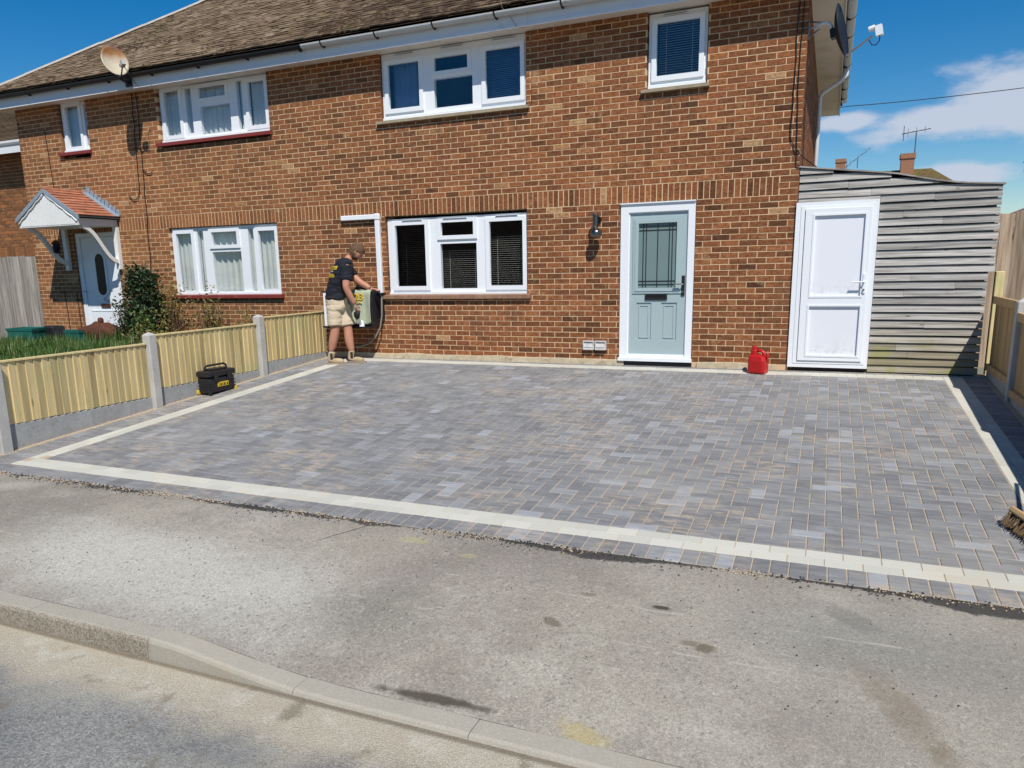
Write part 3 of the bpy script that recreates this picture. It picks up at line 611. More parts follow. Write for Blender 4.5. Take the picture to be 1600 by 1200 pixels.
for n in range(59):           # return wall on the right hand side
    z0 = n * .075 + .005; y = .0 if n % 2 else .0
    yy = .0; first = .215 if n % 2 else .1025
    while yy < 8.5:
        L = first if yy == 0 else .215
        if yy > 0 or True: brick_box(mb, yy + (.002 if yy == 0 else 0), min(yy + L, 8.5), z0, z0 + .065, 0. if yy else .0008, .05, tone(yy, z0), axis='x')
        yy += L + .01
stuff(mb.build('brickwork', 'brick', wall))
vm = []
for i in range(16):
    m_ = MB(); brick_box(m_, -.1075, .1075, -.0325, .0325, 0, .1, i / 15); vm.append(m_.mesh('brick', 'brick'))
for q in full:
    cx, cz = (q[0] + q[1]) / 2, (q[2] + q[3]) / 2
    link('brick', vm[int(tone(cx, cz) * 15.99)], wall, (cx + jit(.0012), jit(.0014), cz + jit(.001)), (0, jit(.004), 0))
# mortar haunching at the foot of the wall, uneven
mb = MB(); xs = [XL + .02 + i * .11 for i in range(int(13.9 / .11))]
sec = []
for x in xs:
    t = .012 + .022 * noise.noise((x * 2.1, 0, 0)); o_ = .018 + .012 * noise.noise((x * 1.7, 5, 0))
    sec.append([(x, .02, t), (x, -o_, t - .012), (x, -o_ - .012, -.13)])
for i in range(len(sec) - 1):
    if -2.2 < xs[i] < -1.2:
        if mb.v: mb.build('plinth', 'haunch', house); mb = MB()
        continue
    for j in range(2): mb.face([sec[i][j + 1], sec[i + 1][j + 1], sec[i + 1][j], sec[i][j]])
mb.build('plinth', 'haunch', house)
# ---------------------------------------------------------------- windows
def lace_mesh(mb, x0, x1, z0, z1, y, waves, amp=.02):
    n = max(8, int((x1 - x0) / .02)); ph = R.random() * 6
    P_ = [(x0 + (x1 - x0) * i / n, y + amp * math.sin(ph + waves * (x0 + (x1 - x0) * i / n) * 6.28 + .8 * math.sin(i * .9)), 0) for i in range(n + 1)]
    for i in range(n): mb.face([(P_[i][0], P_[i][1], z0 + .01 * math.sin(i * 1.3)), (P_[i + 1][0], P_[i + 1][1], z0 + .01 * math.sin(i * 1.3 + 1.3)), (P_[i + 1][0], P_[i + 1][1], z1), (P_[i][0], P_[i][1], z1)])
def window(label, x0, x1, z0, z1, cells, y=.05, vents=()):
    mb = MB()
    hol = [(c[0] - (.02 if c[4] else 0), c[1] + (.02 if c[4] else 0), c[2] - (.02 if c[4] else 0), c[3] + (.02 if c[4] else 0)) for c in cells]
    mb.plate(x0, x1, z0, z1, hol, y, y + .07)
    mb.box(x0 + .002, x1 - .002, y - .03, y - .0005, z0 - .0, z0 + .032)
    wdw = mb.build('window', 'white_upvc', house); wdw['label'] = label
    for c in cells:
        if c[4]:
            m2 = MB(); a = c[4] if isinstance(c[4], float) else .062
            m2.plate(c[0] - a, c[1] + a, c[2] - a, c[3] + a, [(c[0], c[1], c[2], c[3])], y - .022, y + .03)
            m2.plate(c[0] - .016, c[1] + .016, c[2] - .016, c[3] + .016, [(c[0] - .001, c[1] + .001, c[2] - .001, c[3] + .001)], y - .012, y + .02)
            m2.build('sash', 'white_upvc', wdw)
        m3 = MB(); m3.box(c[0] - .006, c[1] + .006, y + .012, y + .018, c[2] - .006, c[3] + .006); m3.build('pane', 'glass', wdw)
    for a, c in vents:
        m4 = MB(); m4.box(a, c, y - .03, y - .001, z1 - .04, z1 - .022); m4.box(a + .01, c - .01, y - .034, y - .028, z1 - .035, z1 - .029, .5, 1); m4.build('trickle_vent', ['white_upvc', 'black_gutter'], wdw)
    return wdw
def sill(wdw, x0, x1, z, mat, out=.055, th=.06, y1=.06):
    mb = MB(); n = 12
    mb.prism([(y1, z + .012), (-out, z - .008), (-out, z - th), (-.0, z - th - .004), (y1, z - th - .004)], lambda a, c, d: (d, a, c), x0, x1)
    mb.build('sill', mat, wdw)
def blind(wdw, x0, x1, z0, z1, y, mat='venetian', pitch=.025, tilt=.35, wd=.011, lines=True):
    mb = MB(); z = z1
    while z > z0:
        mb.obox(((x0 + x1) / 2, y, z + jit(.001)), ((x1 - x0) / 2, 0, 0), (0, wd * math.cos(tilt), wd * math.sin(tilt)), (0, 0, .0006)); z -= pitch
    for t in (.18, .82): mb.box(x0 + (x1 - x0) * t - .0015, x0 + (x1 - x0) * t + .0015, y - wd - .001, y - wd + .001, z0, z1)
    mb.build('venetian_blind', mat, wdw)
wk = window('three light kitchen window with venetian blinds beside the pale blue door', -5.87, -3.568, .922, 2.055, [(-5.735, -5.215, 1.045, 1.96, True), (-4.945, -4.41, 1.783, 1.972, .058), (-4.97, -4.37, 1.005, 1.664, False), (-4.155, -3.634, 1.04, 1.952, True)], vents=((-5.6, -5.25), (-4.9, -4.5), (-4.05, -3.7)))
sill(wk, -5.97, -3.50, .915, 'tile_sill')
blind(wk, -5.0, -4.34, .98, 1.56, .20, 'venetian_grey', .03, -.12); blind(wk, -4.2, -3.6, 1.0, 1.74, .20, 'venetian_grey', .03, -.12); blind(wk, -5.76, -5.2, .98, 1.96, .24, 'dark_blind', .03, -.1)
wm = window('upstairs window reflecting deep blue sky above the kitchen window', -5.845, -3.56, 3.485, 4.40, [(-5.74, -5.22, 3.638, 4.25, True), (-4.963, -4.437, 4.072, 4.25, .058), (-4.985, -4.373, 3.585, 3.973, False), (-4.162, -3.64, 3.62, 4.252, True)], vents=((-5.6, -5.3), (-4.85, -4.5), (-4.05, -3.7)))
sill(wm, -5.93, -3.50, 3.475, 'stone_sill', th=.045); blind(wm, -4.2, -3.6, 3.6, 4.3, .17, 'blind_sky_tint', tilt=.9)
mb = MB(); lace_mesh(mb, -5.75, -5.1, 3.55, 4.3, .2, 4); mb.build('curtain', 'blind_sky_tint', wm)
wb = window('small upstairs window with a half open venetian blind near the right corner', -1.88, -1.153, 3.505, 4.385, [(-1.778, -1.248, 3.648, 4.268, True)], vents=((-1.7, -1.4),))
sill(wb, -1.95, -1.10, 3.495, 'stone_sill', th=.045); blind(wb, -1.77, -1.26, 3.62, 4.3, .16, 'venetian', .028, .15)
wl = window('lower left lounge window of five lights with lace curtains', -10.32, -7.97, .945, 2.09, [(-10.21, -9.863, 1.02, 2.0, True), (-9.735, -9.60, .995, 2.03, False), (-9.40, -8.845, 1.782, 2.0, .058), (-9.425, -8.79, .99, 1.668, False), (-8.612, -8.495, .995, 2.03, False), (-8.38, -8.04, 1.03, 1.985, True)])
sill(wl, -10.42, -7.90, .94, 'red_sill')
mb = MB()
for a, c in ((-10.24, -9.85), (-9.76, -9.58), (-8.64, -8.46), (-8.40, -8.02)): lace_mesh(mb, a, c, .98, 2.05, .15, 9)
lace_mesh(mb, -9.46, -8.75, .98, 2.05, .15, 8); mb.build('lace_curtain', 'lace', wl)
wu = window('upstairs window of five lights with bluish lace curtains', -10.29, -7.96, 3.535, 4.40, [(-10.185, -9.85, 3.64, 4.345, True), (-9.715, -9.58, 3.645, 4.355, False), (-9.395, -8.833, 4.165, 4.33, .058), (-9.41, -8.765, 3.60, 4.04, False), (-8.607, -8.495, 3.615, 4.35, False), (-8.364, -8.03, 3.645, 4.305, True)])
sill(wu, -10.38, -7.90, 3.53, 'red_sill')
mb = MB()
for a, c in ((-10.22, -9.83), (-9.74, -9.56), (-8.63, -8.47), (-8.39, -8.0), (-9.43, -8.75)): lace_mesh(mb, a, c, 3.57, 4.39, .15, 9)
mb.build('lace_curtain', 'lace', wu)
ws = window('narrow upstairs landing window near the far left corner', -12.735, -12.06, 3.565, 4.40, [(-12.615, -12.275, 3.65, 4.348, True), (-12.155, -12.09, 3.64, 4.355, False)])
sill(ws, -12.82, -12.0, 3.56, 'red_sill')
mb = MB(); lace_mesh(mb, -12.66, -12.06, 3.6, 4.39, .16, 2, .01); mb.build('curtain', 'blind_grey', ws)
# ---------------------------------------------------------------- right front door
mb = MB(); mb.plate(-2.196, -1.22, -.005, 2.082, [(-2.088, -1.306, .075, 1.975)], -.018, .09)
mb.plate(-2.11, -1.285, .055, 1.995, [(-2.075, -1.318, .09, 1.962)], .0, .05)
mb.box(-2.21, -1.205, -.045, -.0185, -.005, .04); mb.box(-2.2, -1.215, -.04, .09, 2.0825, 2.098, .5, 0)
dr = mb.build('front_door', ['white_upvc', 'black_plastic'], house); dr['label'] = 'pale blue front door with leaded glass in a white frame'
mb = MB(); mb.box(-2.2, -1.21, -.012, .09, -.09, -.006); mb.build('threshold', 'lead_line', dr)
mb = MB(); mb.plate(-2.086, -1.308, .078, 1.972, [(-1.975, -1.43, .965, 1.85), (-1.97, -1.77, .28, .787), (-1.635, -1.43, .28, .787)], .012, .055)
mb.box(-1.99, -1.415, .05, .056, .95, 1.865)
for a, c in ((-1.97, -1.77), (-1.635, -1.43)):
    mb.box(a, c, .026, .05, .28, .787); mb.plate(a + .03, c - .03, .31, .757, [(a + .045, c - .045, .325, .742)], .018, .028)
mb.plate(-2.03, -1.375, .91, 1.905, [(-1.962, -1.444, .978, 1.838)], .000, .02); mb.plate(-2.0, -1.405, .94, 1.875, [(-1.955, -1.451, .985, 1.83)], -.008, .012)
mb.build('door_leaf', 'pale_blue_door', dr)
mb = MB(); mb.box(-1.962, -1.444, .02, .03, .978, 1.838); mb.build('door_pane', 'frosted_glass', dr)
mb = MB()
for x in (-1.895, -1.855, -1.703, -1.55, -1.51): mb.box(x - .0045, x + .0045, .012, .0195, .98, 1.836)
for z in (1.03, 1.075, 1.74, 1.785): mb.box(-1.96, -1.446, .0125, .019, z - .0045, z + .0045)
mb.build('leading', 'lead_line', dr)
mb = MB(); mb.plate(-1.855, -1.56, .825, .9, [(-1.83, -1.585, .843, .882)], -.004, .014); mb.box(-1.83, -1.585, .004, .012, .843, .882); mb.build('letter_plate', 'black_plastic', dr)
mb = MB(); mb.box(-1.372, -1.332, -.004, .014, .88, 1.14); mb.build('handle_plate', 'black_plastic', dr)
mb = MB(); mb.tube([(-1.352, .01, 1.03), (-1.352, -.045, 1.03), (-1.37, -.05, 1.03), (-1.46, -.05, 1.028)], .010, 8); mb.tube([(-1.352, .0, .93), (-1.352, -.02, .93)], .016, 8); mb.build('handle', 'chrome', dr)
# left front door
mb = MB(); mb.plate(-12.765, -11.665, -.02, 2.098, [(-12.66, -11.76, .03, 2.02)], .03, .11); dl = mb.build('front_door', 'white_upvc', house); dl['label'] = 'white front door with an oval dark window under the tiled canopy'
mb = MB(); mb.plate(-12.655, -11.765, .035, 2.015, [], .05, .09)
for x in [-12.58 + .075 * i for i in range(10)]: mb.box(x, x + .068, .044, .051, .07, .62)
mb.plate(-12.57, -11.85, .64, .665, [], .04, .051); mb.build('door_leaf', 'white_upvc', dl)
def oval(r, hh, n=14): return [(r * math.cos(a), hh + r * math.sin(a)) for a in [math.pi * i / n for i in range(n + 1)]] + [(r * math.cos(a), -hh + r * math.sin(a)) for a in [math.pi + math.pi * i / n for i in range(n + 1)]]
mb = MB(); mb.prism(oval(.115, .27), lambda a, c, d: (-12.2 + a, d, 1.33 + c), .036, .052); mb.build('door_pane', 'dark_glass', dl)
mb = MB(); o1, o2 = oval(.115, .27), oval(.155, .27)
for i in range(len(o1)):
    j = (i + 1) % len(o1)
    mb.face([(-12.2 + o1[i][0], .034, 1.33 + o1[i][1]), (-12.2 + o1[j][0], .034, 1.33 + o1[j][1]), (-12.2 + o2[j][0], .034, 1.33 + o2[j][1]), (-12.2 + o2[i][0], .034, 1.33 + o2[i][1])])
    mb.face([(-12.2 + o2[i][0], .034, 1.33 + o2[i][1]), (-12.2 + o2[j][0], .034, 1.33 + o2[j][1]), (-12.2 + o2[j][0], .05, 1.33 + o2[j][1]), (-12.2 + o2[i][0], .05, 1.33 + o2[i][1])])
mb.build('oval_moulding', 'white_upvc', dl)
mb = MB(); mb.box(-12.29, -12.05, .03, .05, .715, .785); mb.build('letter_plate', 'rust', dl)
def text_mesh(txt, size, mat, name, parent, M, extrude=.002):
    cu = bpy.data.curves.new(name, 'FONT'); cu.body = txt; cu.size = size; cu.extrude = extrude; cu.align_x = 'CENTER'; cu.align_y = 'CENTER'
    t = bpy.data.objects.new(name, cu); COL.objects.link(t); bpy.context.view_layer.update()
    me = bpy.data.meshes.new_from_object(t.evaluated_get(bpy.context.evaluated_depsgraph_get())); bpy.data.objects.remove(t); bpy.data.curves.remove(cu)
    me.transform(M); me.materials.clear(); me.materials.append(MATS[mat]); 
    if parent: me.transform(Matrix.Translation(-WP[parent]))
    return link(name, me, parent, WP[parent] if parent else (0, 0, 0))
UPR = Matrix.Rotation(math.pi / 2, 4, 'X')
text_mesh('20', .115, 'rust', 'house_number', dl, Matrix.Translation((-11.94, .044, .755)) @ UPR)
mb = MB(); mb.tube([(-12.66, .05, 1.02), (-12.66, .0, 1.02), (-12.60, -.02, 1.02)], .012, 6); mb.tube([(-12.17, .046, .895), (-12.17, .02, .87), (-12.17, .046, .84)], .012, 6); mb.build('handle', 'chrome', dl)
# ---------------------------------------------------------------- eaves
EO = -.275
sf = MB(); x = XL - .42
while x < .42:
    x1 = min(x + 2.44, .42); sf.box(x + .002, x1 - .002, EO + .003, -.002 + .10, ZS, ZS + .012); x = x1
so_ = sf.build('soffit', 'soffit_paint', house)
mb = MB(); y = .1
while y < 8.9:
    y1 = min(y + 1.2, 8.9); mb.box(.001, .378, y + .002, y1 - .002, ZS, ZS + .012); y = y1
mb.build('soffit', 'soffit_paint', house); mb = MB(); mb.box(XL - .40, XL - .001, .1, 8.9, ZS, ZS + .012); mb.build('soffit', 'soffit_paint', house)
mb = MB(); x = XL - .42
for x0_, x1_ in ((XL - .42, -9.5), (-9.497, -6.95), (-6.947, -3.4), (-3.397, .40)):
    mb.box(x0_, x1_, EO - .02, EO + .002, ZS - .026, ZS + .19)
    mb.box(x0_, x1_, EO - .027, EO - .0205, ZS - .029, ZS + .012)
mb.box(.38, .40, EO + .003, 8.9, ZS - .026, ZS + .19); mb.box(XL - .42, XL - .40, EO + .003, 8.9, ZS - .026, ZS + .19)
mb.build('fascia', 'fascia_paint', house)
def gutter(name, mat, p0, p1, side, nb=1.0, label=None):
    mb = MB(); p0, p1 = Vector(p0), Vector(p1); d = (p1 - p0).normalized(); s_ = Vector(side); up = Vector((0, 0, 1)); n = 9; r = .058; r2 = .052
    prof = [(r * -math.cos(math.pi * i / n), -r * math.sin(math.pi * i / n)) for i in range(n + 1)] + [(r2 * math.cos(math.pi * i / n), -r2 * math.sin(math.pi * i / n)) for i in range(n + 1)]
    mb.prism([(a, c) for a, c in prof], lambda a, c, t: p0 + d * t + s_ * a + up * c, 0, (p1 - p0).length)
    for q in (0, (p1 - p0).length - .01): mb.prism([(r * -math.cos(math.pi * i / n), -r * math.sin(math.pi * i / n)) for i in range(n + 1)], lambda a, c, t: p0 + d * t + s_ * a + up * c, q, q + .008)
    g = mb.build(name, mat, house)
    if label: g['label'] = label
    t = .35
    while t < (p1 - p0).length:
        m2 = MB(); pr = [((r + .004) * -math.cos(math.pi * i / n), -(r + .004) * math.sin(math.pi * i / n)) for i in range(n + 1)]
        m2.prism(pr + [(a * .94, c * .94) for a, c in reversed(pr)], lambda a, c, q: p0 + d * (t + q) + s_ * a + up * c, 0, .022)
        m2.obox(p0 + d * (t + .011) - s_ * .03 + up * -.055, d * .010, s_ * .028, up * .018); m2.build('gutter_bracket', 'black_gutter', g); t += nb
gutter('gutter', 'black_gutter', (XL - .45, EO - .085, ZS + .185), (-6.96, EO - .085, ZS + .175), (0, -1, 0), 1.0, 'black gutter over the left house')
gutter('gutter', 'grey_gutter', (-6.95, EO - .085, ZS + .175), (.44, EO - .085, ZS + .17), (0, -1, 0), .92, 'pale grey gutter over the right house')
gutter('gutter', 'grey_gutter', (.465, EO, ZS + .17), (.465, 8.2, ZS + .165), (1, 0, 0), .95, 'grey gutter along the side eaves')
mb = MB(); mb.tube([(.465, 5.0, ZS + .12), (.465, 5.0, ZS + .02), (.40, 5.0, ZS - .06), (.10, 5.0, ZS - .24), (.065, 5.0, ZS - .32), (.065, 5.0, .2)], .034, 10); mb.build('downpipe', 'white_upvc', house, smooth=True)
# ---------------------------------------------------------------- roof
PT = .68; YE, ZE = -.36, 4.655; XE0, XE1 = -14.34, .44
RD = 4.75                                            # plan depth to ridge
def rp(x, t): return Vector((x, YE + t, ZE + PT * t))
mb = MB(); P4 = [rp(XE0, 0), rp(XE1, 0), rp(XE1 - RD, RD), rp(XE0 + RD, RD)]
BK = [Vector((p.x, 2 * (YE + RD) - p.y, p.z)) for p in P4]; dz_ = Vector((0, 0, -.02))
mb.face([p + dz_ for p in P4]); mb.face([BK[1] + dz_, BK[0] + dz_, BK[3] + dz_, BK[2] + dz_]); mb.face([BK[0] + dz_, P4[0] + dz_, P4[3] + dz_]); mb.face([P4[1] + dz_, BK[1] + dz_, P4[2] + dz_])
roof = mb.build('roof', 'moss', house)
cs_ = 1 / math.sqrt(1 + PT * PT); SL = Vector((0, cs_, PT * cs_)); NR = Vector((0, -PT * cs_, cs_)); TW = .165
def tile_verts(L=.13, W=TW, th=.020):
    a = W / 2 - .0015
    return [(-a, 0, .004), (a, 0, .004), (a, L, -.006), (-a, L, -.006), (-a, 0, .004 + th), (a, 0, .004 + th), (a, L, -.006 + th), (-a, L, -.006 + th)]
TF = [(4, 5, 6, 7), (0, 1, 5, 4), (1, 2, 6, 5), (3, 0, 4, 7)]
tiles = []; row = 0; t = 0.
gauge = .1
while t < RD - .05:
    tp = t * cs_; x0 = XE0 + tp; x1 = XE1 - tp; off = (row % 2) * TW / 2
    n = int((XE1 - XE0) / TW) + 1
    for i in range(n):
        x = XE0 + off + TW * (i + .5)
        if x0 + .02 < x < x1 - .02: tiles.append((x, t, row))
    t += gauge; row += 1
    if t * cs_ > RD: break
def tile_M(x, s):
    o = rp(x, 0) + SL * s
    sag = .012 * noise.noise((x * .6, s * 1.4, 0))
    M = Matrix((Vector((1, 0, 0)), SL, NR)).transposed().to_4x4(); M.translation = o + NR * (sag + jit(.004)) + SL * jit(.007) + Vector((jit(.003), 0, 0))
    return M @ Matrix.Rotation(jit(.02), 4, 'Z') @ Matrix.Rotation(jit(.035), 4, 'X') @ Matrix.Rotation(jit(.03), 4, 'Y')
def vis(x, s):
    p = rp(x, 0) + SL * s; d = p - CAM; w_ = d.dot(_f); return inview(p) and (.4585 - .985 * 0 + .0) is not None and (600 + 63.77 - 1181.68 * d.dot(_u) / w_) > -15
vt = sorted([q for q in tiles if vis(q[0], q[1])], key=lambda q: camd(*(rp(q[0], 0) + SL * q[1])))[:300]; vts = set(vt)
mb = MB(); ms_ = MB()
def mossy(x, s): return noise.noise((x * .9, s * 1.3, 4)) + .35 * noise.noise((x * 3, s * 3, 8)) + (.22 if x > -6.9 else -.05) + (.25 if s < .35 else 0)
for x, s, rw in tiles:
    if (x, s, rw) in vts: continue
    M = tile_M(x, s); mb.idx([M @ Vector(v) for v in tile_verts()], TF, min(1, max(0, R.random() * .7 + .2 + .35 * noise.noise((x * .8, s, 2)) - (.12 if x > -6.9 else -.05))))
stuff(mb.build('roof_tiles', 'roof_tile', roof))
vm = []
for i in range(10):
    m_ = MB(); m_.idx(tile_verts(), TF, i / 12); vm.append(m_.mesh('roof_tile', 'roof_tile'))
for x, s, rw in vt:
    M = tile_M(x, s); o = link('roof_tile', R.choice(vm), roof, M.translation); o.rotation_euler = M.to_euler()
for x, s, rw in tiles:
    mo = mossy(x, s)
    if mo > .12 and R.random() < min(.8, (mo - .05) * 1.6):
        for k in range(R.randint(1, 3)):
            p = rp(x + jit(.08), 0) + SL * (s + jit(.05)) + NR * .02; sz = R.uniform(.012, .036)
            v = [p + Vector((1, 0, 0)) * sz * R.uniform(.8, 1.6), p + SL * sz, p - Vector((1, 0, 0)) * sz * R.uniform(.8, 1.6), p - SL * sz * 1.1, p + NR * sz * R.uniform(.5, 1)]
            ms_.idx(v, [(0, 1, 4), (1, 2, 4), (2, 3, 4), (3, 0, 4)], R.random())
stuff(ms_.build('moss', 'moss', roof))
hd = Vector((1, 1, PT)).normalized(); mbv = MB(); n = 8
mbv.idx([Vector((0, 0, 0)) + (Vector((1, -1, 0)).normalized() * (.085 * math.cos(math.pi * i / n)) + hd.cross(Vector((1, -1, 0)).normalized()) * -(.05 * math.sin(math.pi * i / n))) + hd * (.31 * k) for k in (0, 1) for i in range(n + 1)], [(i, i + 1, n + 2 + i, n + 1 + i) for i in range(n)])
for f_ in range(1): pass
hm = mbv.mesh('hip_tile', 'hip_mortar')
p = rp(XE0, 0); k = 0
while k * .3 < RD * math.sqrt(2 + PT * PT) - .2:
    o = link('hip_tile', hm, roof, p + hd * (.3 * k) + Vector((0, 0, .0 + jit(.006)))); k += 1
# ---------------------------------------------------------------- canopy over the left door
CX, CY = -12.27, -.86; CHW = .78; CZR, CZE = 2.80, 2.335
mb = MB(); mb.box(CX - .70, CX + .70, CY + .03, -.003, 2.18, 2.30); cp = mb.build('door_canopy', 'white_paint', house); cp['label'] = 'small gabled canopy with orange tiles over the left white door'
mb = MB(); mb.prism([(CX - .76, 2.18), (CX + .76, 2.18), (CX + .76, 2.28), (CX, CZR - .03), (CX - .76, 2.28)], lambda a, c, d: (a, d, c), CY, CY + .035)
for i in range(22):
    x = CX - .70 + i * .0636; top = 2.28 + (CZR - .12 - 2.28) * (1 - abs(x + .03 - CX) / .76)
    if top > 2.24: mb.box(x, x + .056, CY - .006, CY - .0005, 2.20, top)
mb.build('gable_board', 'white_paint', cp)
for sg in (-1, 1):
    mb = MB(); pts = []; n = 26
    for i in range(n + 1):
        t = i / n; x = CX + sg * (.03 + t * .72); z = CZR - .07 - t * (CZR - 2.30 - .03) - .018 * abs(math.sin(t * 11)); pts.append((x, CY - .012, z))
    mb.tube(pts, .016, 6); mb.build('scroll_trim', 'white_paint', cp, smooth=True)
    mb = MB(); a = Vector((CX, CY - .02, CZR - .01)); c = Vector((CX + sg * (CHW + .03), CY - .02, CZE - .03)); dd = (c - a).normalized()
    mb.obox((a + c) / 2, dd * ((c - a).length / 2), (0, .012, 0), Vector((0, 0, .035))); mb.build('barge_board', 'lead_flashing', cp)
    sd = Vector((sg * CHW, 0, CZE - CZR)); SLN = sd.normalized(); NN = Vector((sg * .465, 0, .80)).normalized(); L = sd.length
    mb = MB(); mb.obox((CX + sd.x / 2, (CY - .02) / 2, CZR + sd.z / 2 - .012), SLN * (L / 2), (0, (abs(CY) + .0) / 2 + .0, 0), NN * .008); mb.build('roof_deck', 'lead_flashing', cp)
    rows, colsn = 9, 5
    for rr in range(rows):
        for cc in range(colsn):
            s0 = L * rr / rows; y0 = CY - .02 + (abs(CY) + .0) * cc / colsn; wd = abs(CY) / colsn
            m_ = MB(); ce = Vector((CX, 0, CZR)) + SLN * (s0 + L / rows * .5) + NN * (.016 + jit(.002)); tl = SLN * (L / rows * .56) + NN * .007
            m_.obox((ce.x, y0 + wd / 2, ce.z), tl, (0, wd / 2 - .002, 0), NN * .0065, R.random()); m_.build('canopy_tile', 'terracotta', cp)
    # lead flashing stepped up the wall
    mb = MB(); nS = 9
    for i in range(nS):
        s0 = L * i / nS; ce = Vector((CX, 0, CZR)) + SLN * (s0 + L / nS * .5) + NN * .028
        mb.obox((ce.x, -.06, ce.z), SLN * (L / nS * .52), (0, .055, 0), NN * .005); mb.box(ce.x - .05, ce.x + .05, -.014, -.003, ce.z - .01, ce.z + .075 + R.uniform(0, .04))
    mb.build('flashing', 'lead_flashing', cp)
    # curved bracket
    bx = CX + sg * .68; pts = []
    for i in range(15):
        t = i / 14; y = CY + .10 + t * (abs(CY) - .14); z = 2.17 - .62 * (t - .12 * math.sin(2 * math.pi * t)); pts.append((bx, y, z))
    mb = MB(); secs = []
    for i in range(15):
        t_ = (Vector(pts[min(i + 1, 14)]) - Vector(pts[max(i - 1, 0)])).normalized(); u_ = Vector((1, 0, 0)).cross(t_); q = Vector(pts[i])
        secs += [q + Vector((-.032, 0, 0)) - u_ * .035, q + Vector((.032, 0, 0)) - u_ * .035, q + Vector((.032, 0, 0)) + u_ * .035, q + Vector((-.032, 0, 0)) + u_ * .035]
    mb.idx(secs, [(i * 4 + j, i * 4 + (j + 1) % 4, i * 4 + 4 + (j + 1) % 4, i * 4 + 4 + j) for i in range(14) for j in range(4)] + [(3, 2, 1, 0), (56, 57, 58, 59)])
    mb.box(bx - .045, bx + .045, -.07, -.003, 1.42, 2.18); mb.build('bracket', 'white_paint', cp)
mb = MB(); mb.tube([(CX, CY - .03, CZR + .012), (CX, 0, CZR + .012)], .035, 8); mb.build('ridge_tile', 'terracotta', cp)
# wall vents
for vx in (-2.635, -2.46):
    mb = MB(); mb.plate(vx - .08, vx + .08, .135, .262, [(vx - .066, vx + .066, .165, .245)], -.035, -.002); mb.obox((vx, -.025, .205), (.066, 0, 0), (0, .012, .036), (0, .002, 0))
    mb.box(vx - .07, vx + .07, -.06, -.035, .135, .147); v_ = mb.build('air_vent', 'vent_grey', house)
# blank plaster plate by the lounge window
# ================================================================== LEAN-TO SHED
shed = root('lean_to_shed', (1.05, .1, -.1), 'weathered grey timber lean-to with horizontal boards at the right end of the brick house', 'shed')
SY = .02
def shtop(x):
    p_ = ((-.02, 2.41), (1.04, 2.265), (1.45, 2.165), (1.75, 2.115), (2.125, 2.085))
    for (a, za), (c, zc) in zip(p_, p_[1:]):
        if x <= c: return za + (zc - za) * (x - a) / (c - a)
    return p_[-1][1]
def board(x0, x1, z0, z1, tiltw=.024, sag=0., topf=None):
    mb = MB(); n = max(1, int((x1 - x0) / .18)); s0 = jit(.004); s1 = jit(.005); rn = R.random(); secs = []
    for i in range(n + 1):
        x = x0 + (x1 - x0) * i / n; t = i / n; dz = s0 * (1 - t) + s1 * t + .004 * noise.noise((x * 2, z0 * 9, 0)) + sag * math.sin(math.pi * t)
        zt = z1 + dz
        if topf: zt = min(zt, shtop(x) - .004)
        zb = z0 + dz; 
        secs.append([(x, SY, zt), (x, SY - .004, zt), (x, SY - tiltw, zb), (x, SY, zb)])
    secs = [s_ for s_ in secs if s_[0][2] > s_[2][2] + .004]
    if len(secs) < 2: return
    v = [p for s_ in secs for p in s_]; m_ = len(secs) - 1
    mb.idx(v, [(i * 4 + j, i * 4 + (j + 1) % 4, i * 4 + 4 + (j + 1) % 4, i * 4 + 4 + j) for i in range(m_) for j in range(4)] + [(3, 2, 1, 0), tuple(m_ * 4 + k for k in range(4))], rn)
    mb.build('board', 'cladding', shed, weld=True)
mb = MB(); mb.prism([(.04, -.09), (2.03, -.09), (2.03, 1.0), (2.07, 1.15), (2.08, 2.05), (1.04, 2.23), (.04, 2.38)], lambda a, c, d: (a, d, c), SY + .002, 3.2)
mb.build('shed_body', 'dark_room', shed)
z = -.06; k = 0; P_ = .0915
while z < 2.42:
    xr = 2.065 if z < 1.09 else 2.12 + jit(.008)
    if z < 1.99 - .02:
        br = R.choice((None, None, R.uniform(1.15, 1.5), R.uniform(1.4, 1.9)))
        if br: board(.905, br - .001, z, z + P_ - .013); board(br + .001, xr, z, z + P_ - .013)
        else: board(.905, xr, z, z + P_ - .013)
    else:
        br = (.55, 1.0, 1.5, .8)[k % 4]
        board(.006, br - .001, z, z + P_ - .013, topf=True); board(br + .001, xr, z, z + P_ - .013, topf=True, sag=jit(.006))
    z += P_; k += 1
board(.006, .902, 1.993, 2.062)
mb = MB(); xs = [-.02 + 2.16 * i / 16 for i in range(17)]
for i in range(16):
    a, c = xs[i], xs[i + 1]; za, zc = shtop(a), shtop(c)
    mb.idx([(a, SY - .035, za), (c, SY - .035, zc), (c, 3.2, zc), (a, 3.2, za), (a, SY - .035, za + .016), (c, SY - .035, zc + .016), (c, 3.2, zc + .016), (a, 3.2, za + .016)], [(0, 1, 5, 4), (4, 5, 6, 7), (3, 2, 1, 0), (1, 2, 6, 5), (0, 4, 7, 3)])
mb.build('roof', 'grey_timber', shed)
mb = MB(); mb.plate(-.012, .90, -.02, 1.992, [(.062, .845, .045, 1.93)], -.03, .03); mb.plate(.046, .862, .03, 1.945, [(.095, .815, .085, 1.955 - .06)], -.036, .01)
sdoor = mb.build('door', 'white_upvc', shed)
b = NB('door_panel')
X_, Y_, Z_ = b.sep(); c = b.mix(b.noise(2.5, 3), (.74, .76, .81), (.79, .81, .85))
gr = b.math('ADD', b.ramp(Z_, .38, .10, 0, .9), b.math('MULTIPLY', b.ramp(Z_, 1.12, .86, 0, .9), b.ramp(Z_, .80, .86)))
